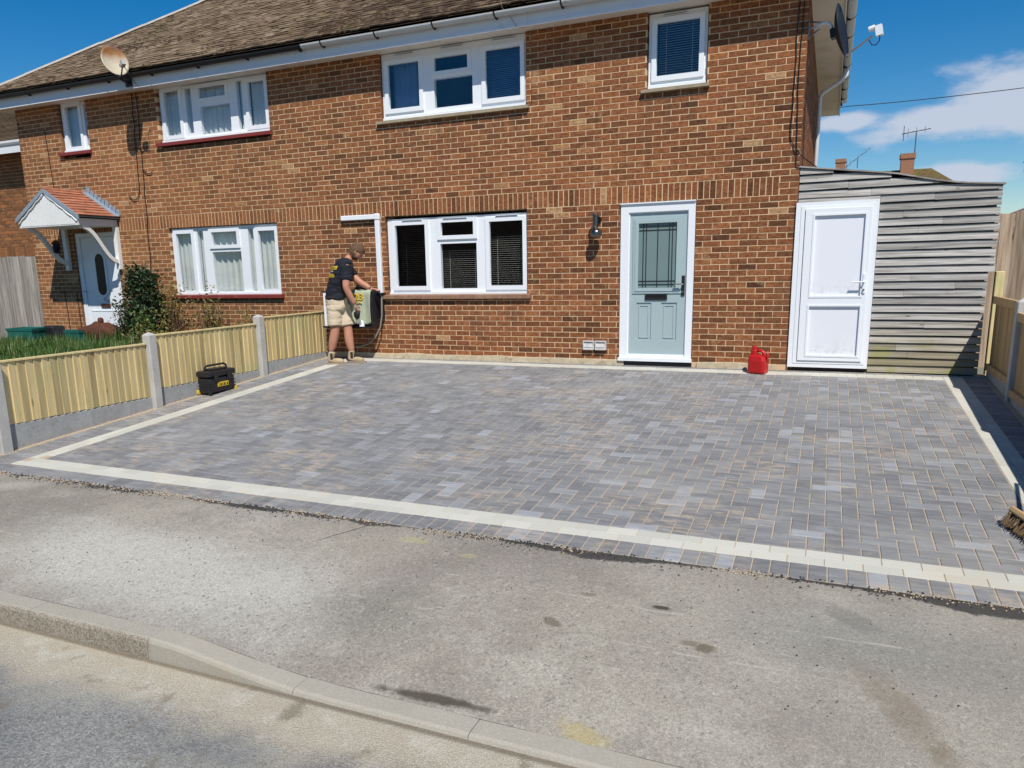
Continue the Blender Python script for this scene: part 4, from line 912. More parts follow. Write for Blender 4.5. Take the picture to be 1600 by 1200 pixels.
c = b.mix(b.math('MULTIPLY', gr, b.ramp(b.noise(26, 6, .75, b.map((1, 1, .7))), .46, .68, 0, .55)), c, (.36, .36, .33))
c = b.mix(b.ramp(b.noise(3, 5, .7, b.map((1, 1, .4))), .58, .8, 0, .2), c, (.55, .55, .52))
b.bsdf(c, .38, 0, None, .4)
mb = MB(); mb.plate(.10, .83, .07, 1.91, [(.205, .765, .865, 1.83), (.20, .775, .135, .745)], -.052, 0.)
for h in ((.205, .765, .865, 1.83), (.20, .775, .135, .745)):
    mb.plate(h[0] - .018, h[1] + .018, h[2] - .018, h[3] + .018, [(h[0] + .004, h[1] - .004, h[2] + .004, h[3] - .004)], -.058, -.02)
mb.build('door_leaf', 'white_upvc', sdoor)
for h in ((.205, .765, .865, 1.83), (.20, .775, .135, .745)):
    mb = MB(); mb.box(h[0], h[1], -.03, -.015, h[2], h[3]); mb.build('door_panel', 'door_panel', sdoor)
mb = MB(); mb.box(.782, .812, -.068, -.052, .90, 1.13); mb.tube([(.797, -.06, 1.035), (.797, -.10, 1.035), (.78, -.105, 1.035), (.67, -.105, 1.033)], .0095, 8); mb.build('handle', 'white_upvc', sdoor)
mb = MB(); mb.lathe([(0, .022), (.010, .022), (.010, 0)], (.797, -.066, .945), 8, (0, -1, 0)); mb.build('key_cylinder', 'chrome', sdoor)
# ================================================================== FENCES
def feather(mb, p0, d, out, w, z0, z1, rnd, t0=.016, t1=.005):
    p0, d, out = Vector(p0), Vector(d), Vector(out)
    pl = [(0, t0), (w, t1)]; v = []
    for z in (z0, z1):
        for a, t in ((0, 0), (w, 0), (w, t1), (0, t0)):
            q = p0 + d * a + out * t; v.append((q.x, q.y, z))
    mb.idx(v, [(0, 1, 2, 3), (7, 6, 5, 4), (0, 4, 5, 1), (1, 5, 6, 2), (2, 6, 7, 3), (3, 7, 4, 0)], rnd)
fence = root('garden_fence', (-7.08, -2.8, -.25), 'low new yellowish timber fence with concrete posts along the left edge of the paving', 'fence')
FXL = -7.09
panels = [(-5.50, -3.70, .475, -.155), (-3.57, -1.74, .568, -.075), (-1.60, -.07, .65, .015)]
for (y0, y1, zt, zb) in panels:
    mb = MB(); mb.bbox(FXL - .012, FXL + .03, y0 - .02, y1 + .02, zg(y0) - .1, zb - .004, .006); mb.build('gravel_board', 'gravel_board', fence)
    n = round((y1 - y0) / .0915); s_ = (y1 - y0) / n
    for i in range(n):
        mb = MB(); feather(mb, (FXL + .018, y0 + i * s_, 0), (0, 1, 0), (1, 0, 0), s_ + .004, zb + .002 + jit(.003), zt + jit(.002), R.random(), .019, .004); mb.build('board', 'new_timber', fence)
    mb = MB(); mb.box(FXL - .016, FXL + .044, y0, y1, zt + .003, zt + .02, .9); mb.build('cap_rail', 'new_timber', fence)
    for zz in (zt - .12, zb + .10):
        mb = MB(); mb.box(FXL - .032, FXL + .017, y0, y1, zz - .02, zz + .02, .5); mb.build('rail', 'new_timber', fence)
def cpost(parent, x, y, z0, z1, s=.05, mat='concrete'):
    mb = MB(); mb.bbox(x - s, x + s, y - s, y + s, z0, z1 - .03, .008); mb.idx([(x - s + .008, y - s + .008, z1 - .03), (x + s - .008, y - s + .008, z1 - .03), (x + s - .008, y + s - .008, z1 - .03), (x - s + .008, y + s - .008, z1 - .03), (x, y, z1)], [(0, 1, 4), (1, 2, 4), (2, 3, 4), (3, 0, 4)])
    return mb.build('post', mat, parent)
for y, zt in ((-5.57, .50), (-3.635, .625), (-1.67, .715)): cpost(fence, FXL + .03, y, zg(y) - .2, zt, .058)
# right boundary fence, seen from its rail side
FXR = 2.185
rf = root('boundary_fence', (FXR, -2.5, -.25), 'low stepped boundary fence with concrete posts in shade at the right edge', 'fence')
steps = [(-1.20, .06, .855, .0), (-3.03, -1.30, .745, -.10), (-4.86, -3.13, .64, -.22), (-6.6, -4.96, .54, -.32)]
for (y0, y1, zt, zb) in steps:
    mb = MB(); mb.bbox(FXR - .02, FXR + .03, y0 - .02, y1 + .02, zg(y0) - .1, zb, .006); mb.build('gravel_board', 'concrete', rf)
    n = round((y1 - y0) / .1); s_ = (y1 - y0) / n
    for i in range(n):
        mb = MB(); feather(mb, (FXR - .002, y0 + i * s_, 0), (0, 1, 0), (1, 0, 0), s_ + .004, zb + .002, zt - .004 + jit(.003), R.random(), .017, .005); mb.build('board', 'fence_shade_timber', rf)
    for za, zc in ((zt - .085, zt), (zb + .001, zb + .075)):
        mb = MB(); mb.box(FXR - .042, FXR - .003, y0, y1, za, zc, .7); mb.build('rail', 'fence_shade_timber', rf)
for y, zt in ((-1.25, .885), (-3.08, .775), (-4.91, .67), (-6.65, .57)): cpost(rf, FXR, y, zg(y) - .2, zt, .052)
def boardfence(name, label, x0, x1, y, z0, zt, w, mat, slope=0., seed=0, group=None):
    f = root(name, ((x0 + x1) / 2, y, z0), label, 'fence', group); x = x0
    while x < x1 - .02:
        ww = w * R.uniform(.92, 1.06); mb = MB(); a = min(x + ww - .004, x1); h = zt + slope * (x - x0) + jit(.014); yj = jit(.004)
        mb.idx([(x, y + yj, z0), (a, y + yj, z0), (a, y + .02 + yj, z0), (x, y + .02 + yj, z0), (x + jit(.003), y + yj, h), (a + jit(.003), y + yj, h + jit(.004)), (a, y + .02 + yj, h), (x, y + .02 + yj, h)], [(0, 1, 5, 4), (1, 2, 6, 5), (2, 3, 7, 6), (3, 0, 4, 7), (4, 5, 6, 7)], R.random())
        mb.build('board', mat, f); x += ww
    for zz in (z0 + .3, zt - .3):
        mb = MB(); mb.box(x0, x1, y + .028, y + .07, zz - .04, zz + .04); mb.build('rail', mat, f)
    return f
boardfence('side_gate_fence', 'tall weathered grey upright boards closing the gap beside the left house', -16.2, -13.965, .06, -.15, 1.725, .19, 'grey_timber_upright')
boardfence('tall_board_fence', 'tall weathered brown upright board fence rising behind the timber lean-to', 2.22, 7.0, 1.5, -.15, 1.84, .16, 'brown_timber_upright', .01)
mb = MB(); mb.bbox(2.165, 2.255, .16, .25, -.15, 1.13, .006, .9); tag(mb.build('timber_post', 'new_timber', origin=(2.21, .2, -.15)), 'pale square timber post at the corner of the lean-to', 'post')
# ================================================================== WALL FIXTURES
t = root('wall_lamp', (-2.52, 0, 1.8), 'steel wall lamp on the brickwork left of the pale blue door', 'lamp')
mb = MB(); mb.lathe([(.0, 0), (.055, 0), (.055, .012), (.05, .02), (.0, .02)], (-2.52, -.001, 1.90), 14, (0, -1, 0)); mb.tube([(-2.52, -.02, 1.90), (-2.52, -.13, 1.90)], .014, 8); mb.build('wall_plate', 'steel_lamp', t, smooth=False)
mb = MB(); mb.lathe([(0, .155), (.036, .15), (.042, .14), (.042, .115), (.036, .11), (.036, -.02), (.040, -.03), (.040, -.045), (.034, -.05)], (-2.52, -.135, 1.83), 16); mb.build('lamp_body', 'steel_lamp', t, smooth=False)
mb = MB(); mb.lathe([(.034, .0), (.055, -.012), (.078, -.04), (.082, -.075), (.07, -.105), (.045, -.125), (0, -.13)], (-2.505, -.14, 1.785), 18); mb.build('lamp_bowl', 'steel_lamp', t, smooth=True)
# white trunking
mb = MB(); mb.bbox(-6.655, -6.03, -.062, -.003, 2.065, 2.14, .008); mb.bbox(-6.045, -5.955, -.07, -.003, 2.055, 2.15, .012); mb.bbox(-6.04, -5.962, -.062, -.003, .945, 2.055, .008)
tag(mb.build('pipe_cover', 'white_upvc', origin=(-6, 0, 1)), 'white plastic pipe cover bent like an upside down L on the brick wall', 'pipe')
# meter cabinet
t = root('meter_cabinet', (-6.46, 0, .45), 'dark wall cabinet with a pale left edge behind the bending man', 'cabinet')
MD = -.30
mb = MB(); mb.bbox(-6.90, -6.02, MD + .015, -.003, .45, .975, .008); mb.box(-6.93, -5.99, MD - .02, -.003, .976, .99); mb.box(-6.88, -6.0, MD - .09, MD + .05, .425, .449); mb.build('body', 'black_plastic', t)
mb = MB(); mb.bbox(-6.90, -6.60, MD - .012, MD + .014, .44, .975, .006); mb.build('door', 'white_upvc', t)
mb = MB(); mb.lathe([(.045, 0), (.03, .07), (.014, .10), (0, .10)], (-6.16, MD - .07, .452), 10); mb.build('spout', 'white_upvc', t, smooth=True)
mb = MB(); mb.tube([(-5.975, -.06, .93), (-5.955, -.09, .85), (-5.96, -.10, .6), (-5.98, -.13, .42), (-6.05, -.16, .28), (-6.17, -.18, .17), (-6.32, -.19, .12), (-6.5, -.19, .10)], .014, 8)
tag(mb.build('hose', 'hose_grey', origin=(-6, -.1, .4), smooth=True), 'thin grey hose looping below the dark wall cabinet', 'hose')
mb = MB(); mb.bbox(-5.985, -5.955, -.10, -.003, .55, .94, .005); mb.box(-6.03, -5.93, -.08, -.003, .925, .944); tag(mb.build('pipe_bracket', 'black_plastic', origin=(-5.97, -.05, .6)), 'black upright strip under the foot of the white pipe cover', 'bracket')
# draped garment
def cloth_drape():
    bm = bmesh.new(); nx, ny = 22, 30; x0, x1 = -6.42, -6.0; vs_ = []
    for j in range(ny + 1):
        for i in range(nx + 1):
            u, v = i / nx, j / ny; x = x0 + (x1 - x0) * u + .03 * (v - .3) * (u - .5); s = v * .78
            if s < .22: y, z = -.09 - s, .998 + .012 * math.sin(u * 9)
            elif s < .30: a = (s - .22) / .08 * math.pi / 2; y, z = -.31 - .04 * math.sin(a), .998 - .04 * (1 - math.cos(a))
            else:
                d = s - .30; f_ = .024 * math.sin(u * 13 + 1.5 * d) * min(1, d * 4) + .010 * math.sin(u * 29 + 7 * d) * min(1, d * 3); y, z = -.352 - f_ - .03 * d, .958 - d
                if u > .8: z += .06 * (u - .8) * d * 5
            vs_.append(bm.verts.new((x + .01 * math.sin(7 * v), y, z - .03 * max(0, .12 - u))))
    for j in range(ny):
        for i in range(nx):
            k = j * (nx + 1) + i; bm.faces.new((vs_[k], vs_[k + nx + 1], vs_[k + nx + 2], vs_[k + 1]))
    me = bpy.data.meshes.new('draped_jacket'); bm.to_mesh(me); bm.free(); me.transform(Matrix.Translation((6.2, .3, -.95)))
    me.materials.append(MATS['green_cloth']); me.polygons.foreach_set('use_smooth', [True] * len(me.polygons)); return me
gar = tag(link('draped_jacket', cloth_drape(), None, (-6.2, -.3, .95)), 'grey-green garment with yellow lettering draped over the dark wall cabinet', 'jacket')
sol = gar.modifiers.new('thick', 'SOLIDIFY'); sol.thickness = .006
gl_ = text_mesh('28', .15, 'yellow_paint', 'lettering', gar, Matrix.Translation((-6.20, -.366, .895)) @ UPR @ Matrix.Scale(1.15, 4, (1, 0, 0)), .012)
mb = MB(); mb.tube([(-6.27, -.386, .80), (-6.23, -.388, .825), (-6.18, -.388, .825), (-6.13, -.386, .80)], .008, 5); mb.build('emblem_arc', 'yellow_paint', gar)
# cables
def cable(label, pts, r=.007, mat='black_cable', o=None):
    P_ = [Vector(p) for p in pts]; sm_ = []
    for i in range(len(P_) - 1):
        a, b_, c, d = P_[max(i - 1, 0)], P_[i], P_[i + 1], P_[min(i + 2, len(P_) - 1)]
        for k in range(3):
            t = k / 3; sm_.append(.5 * ((2 * b_) + (c - a) * t + (2 * a - 5 * b_ + 4 * c - d) * t * t + (3 * b_ - a - 3 * c + d) * t ** 3))
    mb = MB(); mb.tube(sm_ + [P_[-1]], r * .85, 5); return tag(mb.build('cable', mat, origin=o or pts[0], smooth=True), label, 'cable')
def wob(x0, z0, x1, z1, n, a=.012, y=-.012): return [(x0 + (x1 - x0) * i / n + jit(a) * (0 < i < n), y, z0 + (z1 - z0) * i / n) for i in range(n + 1)]
cable('black cable down the left house wall ending in a hook above the shrub', wob(-10.87, 4.40, -10.91, 2.85, 9) + [(-10.93, -.02, 2.72), (-10.99, -.02, 2.64), (-11.09, -.02, 2.63), (-11.18, -.02, 2.70)], .009)
cable('long black cable running down the left house wall into the shrub', wob(-10.76, 4.40, -10.78, 3.2, 7) + wob(-10.785, 3.1, -10.85, 1.2, 9), .009)
cable('short curled cable end beside the long black cable', [(-10.78, -.015, 3.15), (-10.72, -.02, 3.07), (-10.60, -.02, 3.05), (-10.54, -.02, 3.10)], .008)
cable('thin dark cable down the wall above the orange canopy', wob(-13.16, 3.99, -13.10, 2.5, 8, .006), .007)
cable('thin black cable down the far left corner wall under the canopy lantern', wob(-13.2, 1.05, -13.16, .05, 6, .006), .006)
cable('thin black cable beside the white left door frame', wob(-12.86, 1.0, -12.84, .12, 5, .004) + [(-12.95, -.03, .05), (-13.1, -.04, .06)], .007)
cable('outer black cable looping at the top right corner of the house', wob(-.105, 4.35, -.125, 3.0, 10, .006) + [(-.13, -.012, 2.78), (-.09, -.012, 2.68), (-.02, -.015, 2.58), (.06, .25, 2.52), (.30, .5, 2.36)], .008)
cable('inner black cable down the right corner brickwork', wob(-.06, 4.38, -.07, 3.2, 8, .006) + wob(-.062, 3.1, -.045, 2.45, 5, .004) + [(.0, -.02, 2.43)], .007)
cable('thin grey cable hanging from the gutter above the upstairs window', [(-3.72, EO - .15, 4.72), (-3.70, EO - .15, 4.60), (-3.62, EO - .06, 4.50), (-3.55, EO - .03, 4.39), (-3.50, -.2, 4.395), (-3.47, -.012, 4.39), (-3.46, -.012, 3.5)], .004, 'hose_grey')
cable('overhead telephone wire running from the right eaves into the sky', [(.36, 8.55, 4.42)] + [(.38 + 12 * t_, 8.6 + 3 * t_, 4.52 + 1.25 * t_ - .85 * t_ * (1 - t_)) for t_ in [i / 14 for i in range(15)]], .010)
# ---------------------------------------------------------------- satellite dishes
def dish_shape(mb, c, axis, rx, rz, depth, up=Vector((0, 0, 1)), th=.006):
    ax = Vector(axis).normalized(); sx = up.cross(ax).normalized(); sz = ax.cross(sx); n, m_ = 28, 7; v = []; c = Vector(c)
    for side in (0, 1):
        for j in range(m_ + 1):
            r = j / m_
            for i in range(n):
                a = 2 * math.pi * i / n; v.append(c + sx * (rx * r * math.cos(a)) + sz * (rz * r * math.sin(a)) + ax * (depth * r * r - depth - side * th))
    f = []
    N_ = (m_ + 1) * n
    for j in range(m_):
        for i in range(n):
            k = (i + 1) % n; f.append((j * n + i, j * n + k, (j + 1) * n + k, (j + 1) * n + i)); f.append((N_ + j * n + i, N_ + (j + 1) * n + i, N_ + (j + 1) * n + k, N_ + j * n + k))
    for i in range(n): k = (i + 1) % n; f.append((m_ * n + i, m_ * n + k, N_ + m_ * n + k, N_ + m_ * n + i))
    mb.idx(v, f); return sx, sz, ax
b = NB('rusty_dish')
z_ = b.sep()[2]; q_ = b.math('ADD', z_, b.math('MULTIPLY', b.math('SUBTRACT', b.noise(7, 5, .6), .5), .22))
c = b.mix(b.ramp(q_, 4.70, 4.92), (.52, .45, .33), (.30, .13, .04)); c = b.mix(b.ramp(q_, 4.90, 5.02), c, (.13, .07, .06))
b.bsdf(c, .6, 0, None, .3)
t = root('satellite_dish', (-10.55, -.45, 4.55), 'rusty cream satellite dish fixed to the fascia of the left house', 'satellite dish')
DC = Vector((-10.50, -.60, 4.755)); ax = Vector((.90, -.36, .38))
mb = MB(); sx, sz, ax = dish_shape(mb, DC, ax, .215, .262, .06); mb.build('dish', 'rusty_dish', t, smooth=True)
LN = DC + ax * .26 - sz * .22
mb = MB(); mb.tube([DC - sz * .28 - ax * .03, DC - sz * .33 + ax * .08, LN], .011, 6); mb.build('feed_arm', 'black_plastic', t)
mb = MB(); mb.obox(LN, ax * .05, sx * .032, sz * .04); mb.lathe([(.0, .0), (.034, 0), (.038, .05), (.0, .05)], LN - ax * .085 + sz * .01, 10, ax); mb.build('receiver', 'concrete', t)
mb = MB(); mb.tube([DC - ax * .07, DC - ax * .16 - Vector((0, 0, .06)), (-10.56, -.46, 4.50), (-10.56, -.33, 4.46)], .022, 8); mb.obox((-10.56, -.315, 4.47), (.06, 0, 0), (0, .02, 0), (0, 0, .06)); mb.obox(DC - ax * .09, sx * .06, sz * .09, ax * .03); mb.build('bracket', 'black_plastic', t)
mb = MB(); mb.tube([LN - sz * .03, LN - sz * .15 + sx * .05, Vector((-10.3, -.42, 4.42)), Vector((-10.25, -.39, 4.36))], .006, 5); mb.build('lead', 'black_cable', t)
t = root('satellite_dish', (.02, -.02, 4.0), 'dark satellite dish seen edge-on at the top right corner of the house', 'satellite dish')
mb = MB(); mb.obox((.004, .12, 3.98), (.004, 0, 0), (0, .06, 0), (0, 0, .10)); mb.tube([(.005, .10, 4.06), (.20, .0, 4.0)], .010, 6); mb.tube([(.005, .14, 3.90), (.12, .06, 3.95)], .010, 6); mb.build('wall_bracket', 'steel_grey', t)
mb = MB(); mb.tube([(.02, .10, 3.985), (.16, .02, 4.0), (.215, -.02, 3.99), (.25, -.03, 3.95), (.255, -.03, 3.88)], .017, 8); mb.build('arm', 'white_upvc', t, smooth=True)
DC = Vector((.375, -.08, 3.87)); ax = Vector((.93, -.18, .18))
mb = MB(); sx, sz, ax = dish_shape(mb, DC, ax, .28, .30, .075); mb.build('dish', 'black_plastic', t, smooth=True)
mb = MB(); mb.obox(DC - ax * .10, ax * .03, sx * .05, sz * .05); mb.tube([DC - ax * .09 + sx * .02, (.255, -.03, 3.92)], .022, 6); mb.build('clamp', 'black_plastic', t)
LN = DC + ax * .33 - sz * .135
mb = MB(); mb.tube([DC - sz * .29 - ax * .02, LN - ax * .04 - sz * .03], .012, 6); mb.build('feed_arm', 'steel_grey', t)
mb = MB(); mb.obox(LN + ax * .03, ax * .035, sx * .035, sz * .055); mb.lathe([(0, 0), (.03, 0), (.034, .06), (.02, .065), (0, .065)], LN - ax * .07 + sz * .045, 12, ax); mb.build('receiver', 'white_upvc', t)
mb = MB(); q = LN + ax * .03 - sz * .055; mb.tube([q, q - sz * .05 - ax * .01, q - sz * .085 - ax * .05, q - sz * .07 - ax * .09, q - ax * .11 - sz * .01], .006, 5); mb.build('lead', 'black_cable', t)
# lantern hanging under the canopy
t = root('hanging_lantern', (-12.72, -.42, 1.9), 'small dark lantern hanging under the orange tiled canopy', 'lantern')
mb = MB(); mb.tube([(-12.72, -.42, 2.18), (-12.72, -.42, 1.98)], .006, 5); mb.lathe([(0, .10), (.05, .07), (.085, .03), (.085, .015), (.02, .015)], (-12.72, -.42, 1.88), 10); mb.build('cap', 'rust', t)
mb = MB(); mb.lathe([(.06, .015), (.07, -.05), (.05, -.14), (0, -.15)], (-12.72, -.42, 1.88), 10); mb.build('glass_body', 'dark_glass', t)
# ================================================================== NEIGHBOURS AND FAR HOUSES
def simple_house(name, label, x0, x1, y0, y1, zb, ze, ridge, mats, oh=.4, face=True, group=None, rows=True, hipf=.98):
    h = root(name, ((x0 + x1) / 2, y0, zb), label, 'house', group)
    mb = MB(); mb.box(x0, x1, y0, y1, zb, ze); mb.build('wall', mats[0], h)
    a0, a1, b0, b1 = x0 - oh, x1 + oh, y0 - oh, y1 + oh; half = (b1 - b0) / 2; ym = (b0 + b1) / 2
    mb = MB(); Rl, Rr_ = (a0 + half * .98, ym, ridge), (a1 - half * hipf, ym, ridge)
    n = 44 if rows else 1
    A, B, C, D = [Vector(p) for p in ((a0, b0, ze), (a1, b0, ze), Rr_, Rl)]
    for i in range(n):                       # stepped courses
        t0, t1 = i / n, (i + 1) / n; st = Vector((0, -.01, .02))
        p0, p1, p2, p3 = A.lerp(D, t0), B.lerp(C, t0), B.lerp(C, t1), A.lerp(D, t1)
        mb.face([p0 + st, p1 + st, p2, p3], R.random()); mb.face([p0, p1, p1 + st, p0 + st])
    E_, F_ = Vector((a0, b1, ze)), Vector((a1, b1, ze))
    mb.face([F_, E_, D, C]); mb.face([E_, A, D]); mb.face([B, F_, C]); mb.face([A, E_, F_, B])
    mb.build('roof', mats[1], h)
    mb = MB(); mb.box(a0, a1, b0 - .02, b0, ze - .19, ze + .02); mb.box(a0 - .02, a0, b0, b1, ze - .19, ze + .02); mb.box(a1, a1 + .02, b0, b1, ze - .19, ze + .02); mb.build('fascia', 'fascia_paint', h)
    return h
def chimney(h, x, y, z0, z1, w, aerial=None):
    mb = MB(); mb.box(x - w / 2, x + w / 2, y - w / 2, y + w / 2, z0, z1 - .3); mb.box(x - w / 2 - .06, x + w / 2 + .06, y - w / 2 - .06, y + w / 2 + .06, z1 - .3, z1)
    ch = mb.build('chimney', 'far_brick', h)
    if aerial:
        ax_, az, L, yaw, tl = aerial; mb = MB(); mb.tube([(x + ax_, y, z1 - .8), (x + ax_, y, az)], .035, 5)
        d = Vector((math.cos(yaw), math.sin(yaw), tl)); c = Vector((x + ax_, y, az))
        mb.tube([c - d * L * .55, c + d * L * .55], .03, 5)
        for i in range(7):
            q = c + d * L * (-.5 + i / 6); e = Vector((0, 0, 1)) if i % 2 else Vector((-d.y, d.x, 0)); k = .28 - .02 * i
            mb.tube([q - e * k, q + e * k], .018, 4)
        mb.tube([c - d * L * .5 + Vector((0, 0, -.45)), c - d * L * .5 + Vector((0, 0, .45))], .03, 4)
        mb.build('aerial', 'aerial_grey', ch)
# neighbour on the far left, brick laid course by course
nb = simple_house('brick_house', 'neighbouring brick house with a tiled roof behind the grey boards at the far left edge', -27, -15.4, 2.0, 7.4, -.6, 4.22, 6.25, ('mortar', 'roof_tile'), .42)
mb = MB(); n = 0
for k in range(64):
    z0 = -.6 + k * .075
    if 32 <= k <= 34: continue
    x = -15.4 - (.0 if k % 2 else .1125)
    while x > -19.5: brick_box(mb, x - .215, x, z0 + .005, z0 + .07, 1.992, 2.01, min(1, max(0, R.gauss(.36, .2)))); x -= .225
x = -15.4
while x > -19.5: brick_box(mb, x - .065, x, 1.805, 2.02, 1.992, 2.01, R.random() * .7); x -= .075
stuff(mb.build('brickwork', 'brick', nb))
mb = MB(); mb.tube([(-27, 1.58, 4.24), (-14.9, 1.58, 4.24)], .06, 8); mb.build('gutter', 'grey_gutter', nb)
h = simple_house('far_house', 'distant house with a yellow-mossed roof and an aerial on its chimney above the lean-to', -4.0, 6.76, 42, 50, -1, 5.2, 6.8, ('far_wall', 'far_tile'), hipf=.31)
chimney(h, 4.40, 45.2, 5.5, 7.65, .72, (.36, 8.95, 1.5, .35, .16))
h = simple_house('far_house', 'distant house hidden behind the lean-to except its square chimney', -6.0, 3.2, 62, 70, -1, 6.1, 8.2, ('far_wall', 'far_tile'))
chimney(h, .72, 64, 7, 9.75, .75, (1.3, 9.8, 1.9, .5, .75))
h = simple_house('far_house', 'distant house with a pinkish tiled roof at the right edge above the tall boards', 7.35, 18, 30, 38, -1, 2.75, 4.6, ('far_wall', 'pink_tile'))
chimney(h, 9.1, 33.5, 3, 5.0, .6, (.0, 5.6, 1.4, .1, .02))
simple_house('facing_house', 'brick house on the opposite side of the road reflected in the windows', -26, 4, -33, -25.5, -.8, 4.4, 7.6, ('far_brick', 'far_tile'))
# ================================================================== GARDEN
mb = MB(); GX = [-17, -14, -12, -10, -8.5, -7.14]; GYs = [-5.7, -4, -2, -1, -.01]
def gz(x, y): return -.06 + .035 * y + .03 * noise.noise((x * .7, y * .7, 0))
for i in range(24):
    for j in range(14):
        xa, xc = -17 + 9.86 * i / 24, -17 + 9.86 * (i + 1) / 24; ya, yc = -5.9 + 5.885 * j / 14, -5.9 + 5.885 * (j + 1) / 14
        mb.face([(xa, ya, gz(xa, ya)), (xc, ya, gz(xc, ya)), (xc, yc, gz(xc, yc)), (xa, yc, gz(xa, yc))])
mb.face([(-17, -5.9, -.3), (-7.14, -5.9, -.3), (-7.14, -5.9, -1.0), (-17, -5.9, -1.0)])
struct(mb.build('garden_soil', 'soil', smooth=True))
def leafmat(name, stops, rough=.45):
    b = NB(name); c = b.cramp(b.rnd(), stops); d = b.bsdf(c, rough, 0, None, .35)
    t = b.n('ShaderNodeBsdfTranslucent'); b.put(t.inputs['Color'], b.mix(1.0, c, (1.3, 1.5, .7), 'MULTIPLY')); mx = b.n('ShaderNodeMixShader'); mx.inputs[0].default_value = .25
    b.nt.links.new(d.outputs[0], mx.inputs[1]); b.nt.links.new(t.outputs[0], mx.inputs[2]); b.nt.links.new(mx.outputs[0], b.out.inputs[0])
leafmat('grass', [(0, (.035, .075, .018)), (.35, (.075, .15, .034)), (.65, (.105, .18, .045)), (.85, (.16, .21, .07)), (1, (.33, .29, .15))])
leafmat('leaf_dark', [(0, (.016, .032, .013)), (.5, (.03, .058, .022)), (.85, (.06, .095, .035)), (1, (.17, .06, .04))])
leafmat('leaf_olive', [(0, (.10, .075, .025)), (.4, (.19, .16, .04)), (.75, (.27, .24, .06)), (1, (.22, .10, .04))])
leafmat('leaf_green', [(0, (.03, .06, .015)), (.5, (.07, .13, .03)), (1, (.20, .24, .06))])
mb = MB(); C0 = [(R.uniform(-14, -7.3), R.uniform(-5.3, -.3)) for _ in range(500)]
for i in range(34000):
    cx, cy = C0[R.randrange(500)]
    x, y = cx + R.gauss(0, .16), cy + R.gauss(0, .16)
    if x > -7.18 or y > -.12 or x < -15.5 or y < -5.7: continue
    if x > -9.6 and y > -1.2 and R.random() < .55: continue
    z = gz(x, y); hgt = R.uniform(.16, .42) * (1.15 + .6 * noise.noise((x * .9, y * .9, 7))); a = R.uniform(0, 6.28); ln = R.uniform(.02, .14); wd = R.uniform(.004, .009)
    dx, dy = math.cos(a), math.sin(a); px, py = -dy * wd, dx * wd; rn = min(1, max(0, R.gauss(.45, .24) + .2 * noise.noise((cx * .8, cy * .8, 2))))
    m0 = (x + dx * ln * .35, y + dy * ln * .35, z + hgt * .62); tip = (x + dx * ln, y + dy * ln, z + hgt * R.uniform(.75, 1))
    mb.idx([(x - px, y - py, z), (x + px, y + py, z), (m0[0] + px * .8, m0[1] + py * .8, m0[2]), (m0[0] - px * .8, m0[1] - py * .8, m0[2]), tip], [(0, 1, 2, 3), (3, 2, 4)], rn)
stuff(mb.build('grass', 'grass'))['label'] = 'long rough grass in the left front garden'
def shrub(name, label, c, rx, ry, h, nclump, nleaf, lsize, lm, seed=1, wisp=0., low=.1, group=None):
    rr = random.Random(seed); t = root(name, c, label, 'shrub', group); c = Vector(c); st = MB(); lf = MB()
    for k in range(nclump):
        a = rr.uniform(0, 6.28); v = rr.random() ** .8; zz = low * h + (h * (1 - low)) * v
        taper = (1 - .55 * max(0, v - .55) / .45) * (1 if v > .2 else .75); r = math.sqrt(rr.random()) * taper
        p = c + Vector((rx * r * math.cos(a), ry * r * math.sin(a), zz + (rr.random() - .5) * wisp))
        base = c + Vector((rr.uniform(-.08, .08), rr.uniform(-.06, .06), 0)); mid = base.lerp(p, .55) + Vector((0, 0, .08 * h))
        st.tube([base, mid, p], [.010, .007, .003], 4)
        bias = rr.uniform(-.25, .25)
        for i in range(nleaf):
            q = p + Vector((rr.gauss(0, .055), rr.gauss(0, .055), rr.gauss(0, .06 + wisp * .35)))
            d = Vector((rr.gauss(0, 1), rr.gauss(0, 1), rr.gauss(.4, .8))).normalized(); s_ = d.orthogonal().normalized(); L = lsize * rr.uniform(.6, 1.25); W_ = L * .27
            nn = d.cross(s_); fold = nn * (W_ * .3)
            lf.idx([q, q + d * L * .45 + s_ * W_ + fold, q + d * L, q + d * L * .45 - s_ * W_ + fold], [(0, 1, 2), (0, 2, 3)], min(1, max(0, rr.gauss(.45 + bias, .2))))
    st.build('stems', 'stem', t); stuff(lf.build('foliage', lm, t)); return t
shrub('dark_shrub', 'tall dark glossy shrub against the bricks between the white door and the lounge window', (-10.66, -.42, -.07), .40, .30, 1.42, 230, 34, .06, 'leaf_dark', 3)
shrub('loose_shrub', 'loose rusty shrub crowding the right side of the white left door', (-11.22, -.40, -.07), .17, .2, .92, 34, 16, .05, 'leaf_dark', 5, .15)
shrub('olive_shrub', 'wispy yellow-green shrub under the left end of the lounge window', (-9.95, -.42, -.07), .34, .26, 1.02, 62, 15, .045, 'leaf_olive', 8, .28)
shrub('olive_shrub', 'second wispy yellowish shrub under the middle of the lounge window', (-9.2, -.40, -.07), .30, .24, .92, 52, 13, .045, 'leaf_olive', 9, .28)
shrub('low_plant', 'bright green leafy plant at the foot of the dark shrub', (-10.35, -.75, -.09), .24, .2, .66, 34, 18, .06, 'leaf_green', 12, .1)
shrub('low_plant', 'low leafy weeds against the wall beside the middle concrete post', (-8.35, -.35, -.07), .42, .2, .56, 48, 14, .045, 'leaf_green', 14, .15)
shrub('low_plant', 'brownish low growth in front of the wispy shrubs behind the fence', (-9.75, -1.1, -.1), .75, .35, .46, 70, 14, .05, 'leaf_olive', 15, .15)
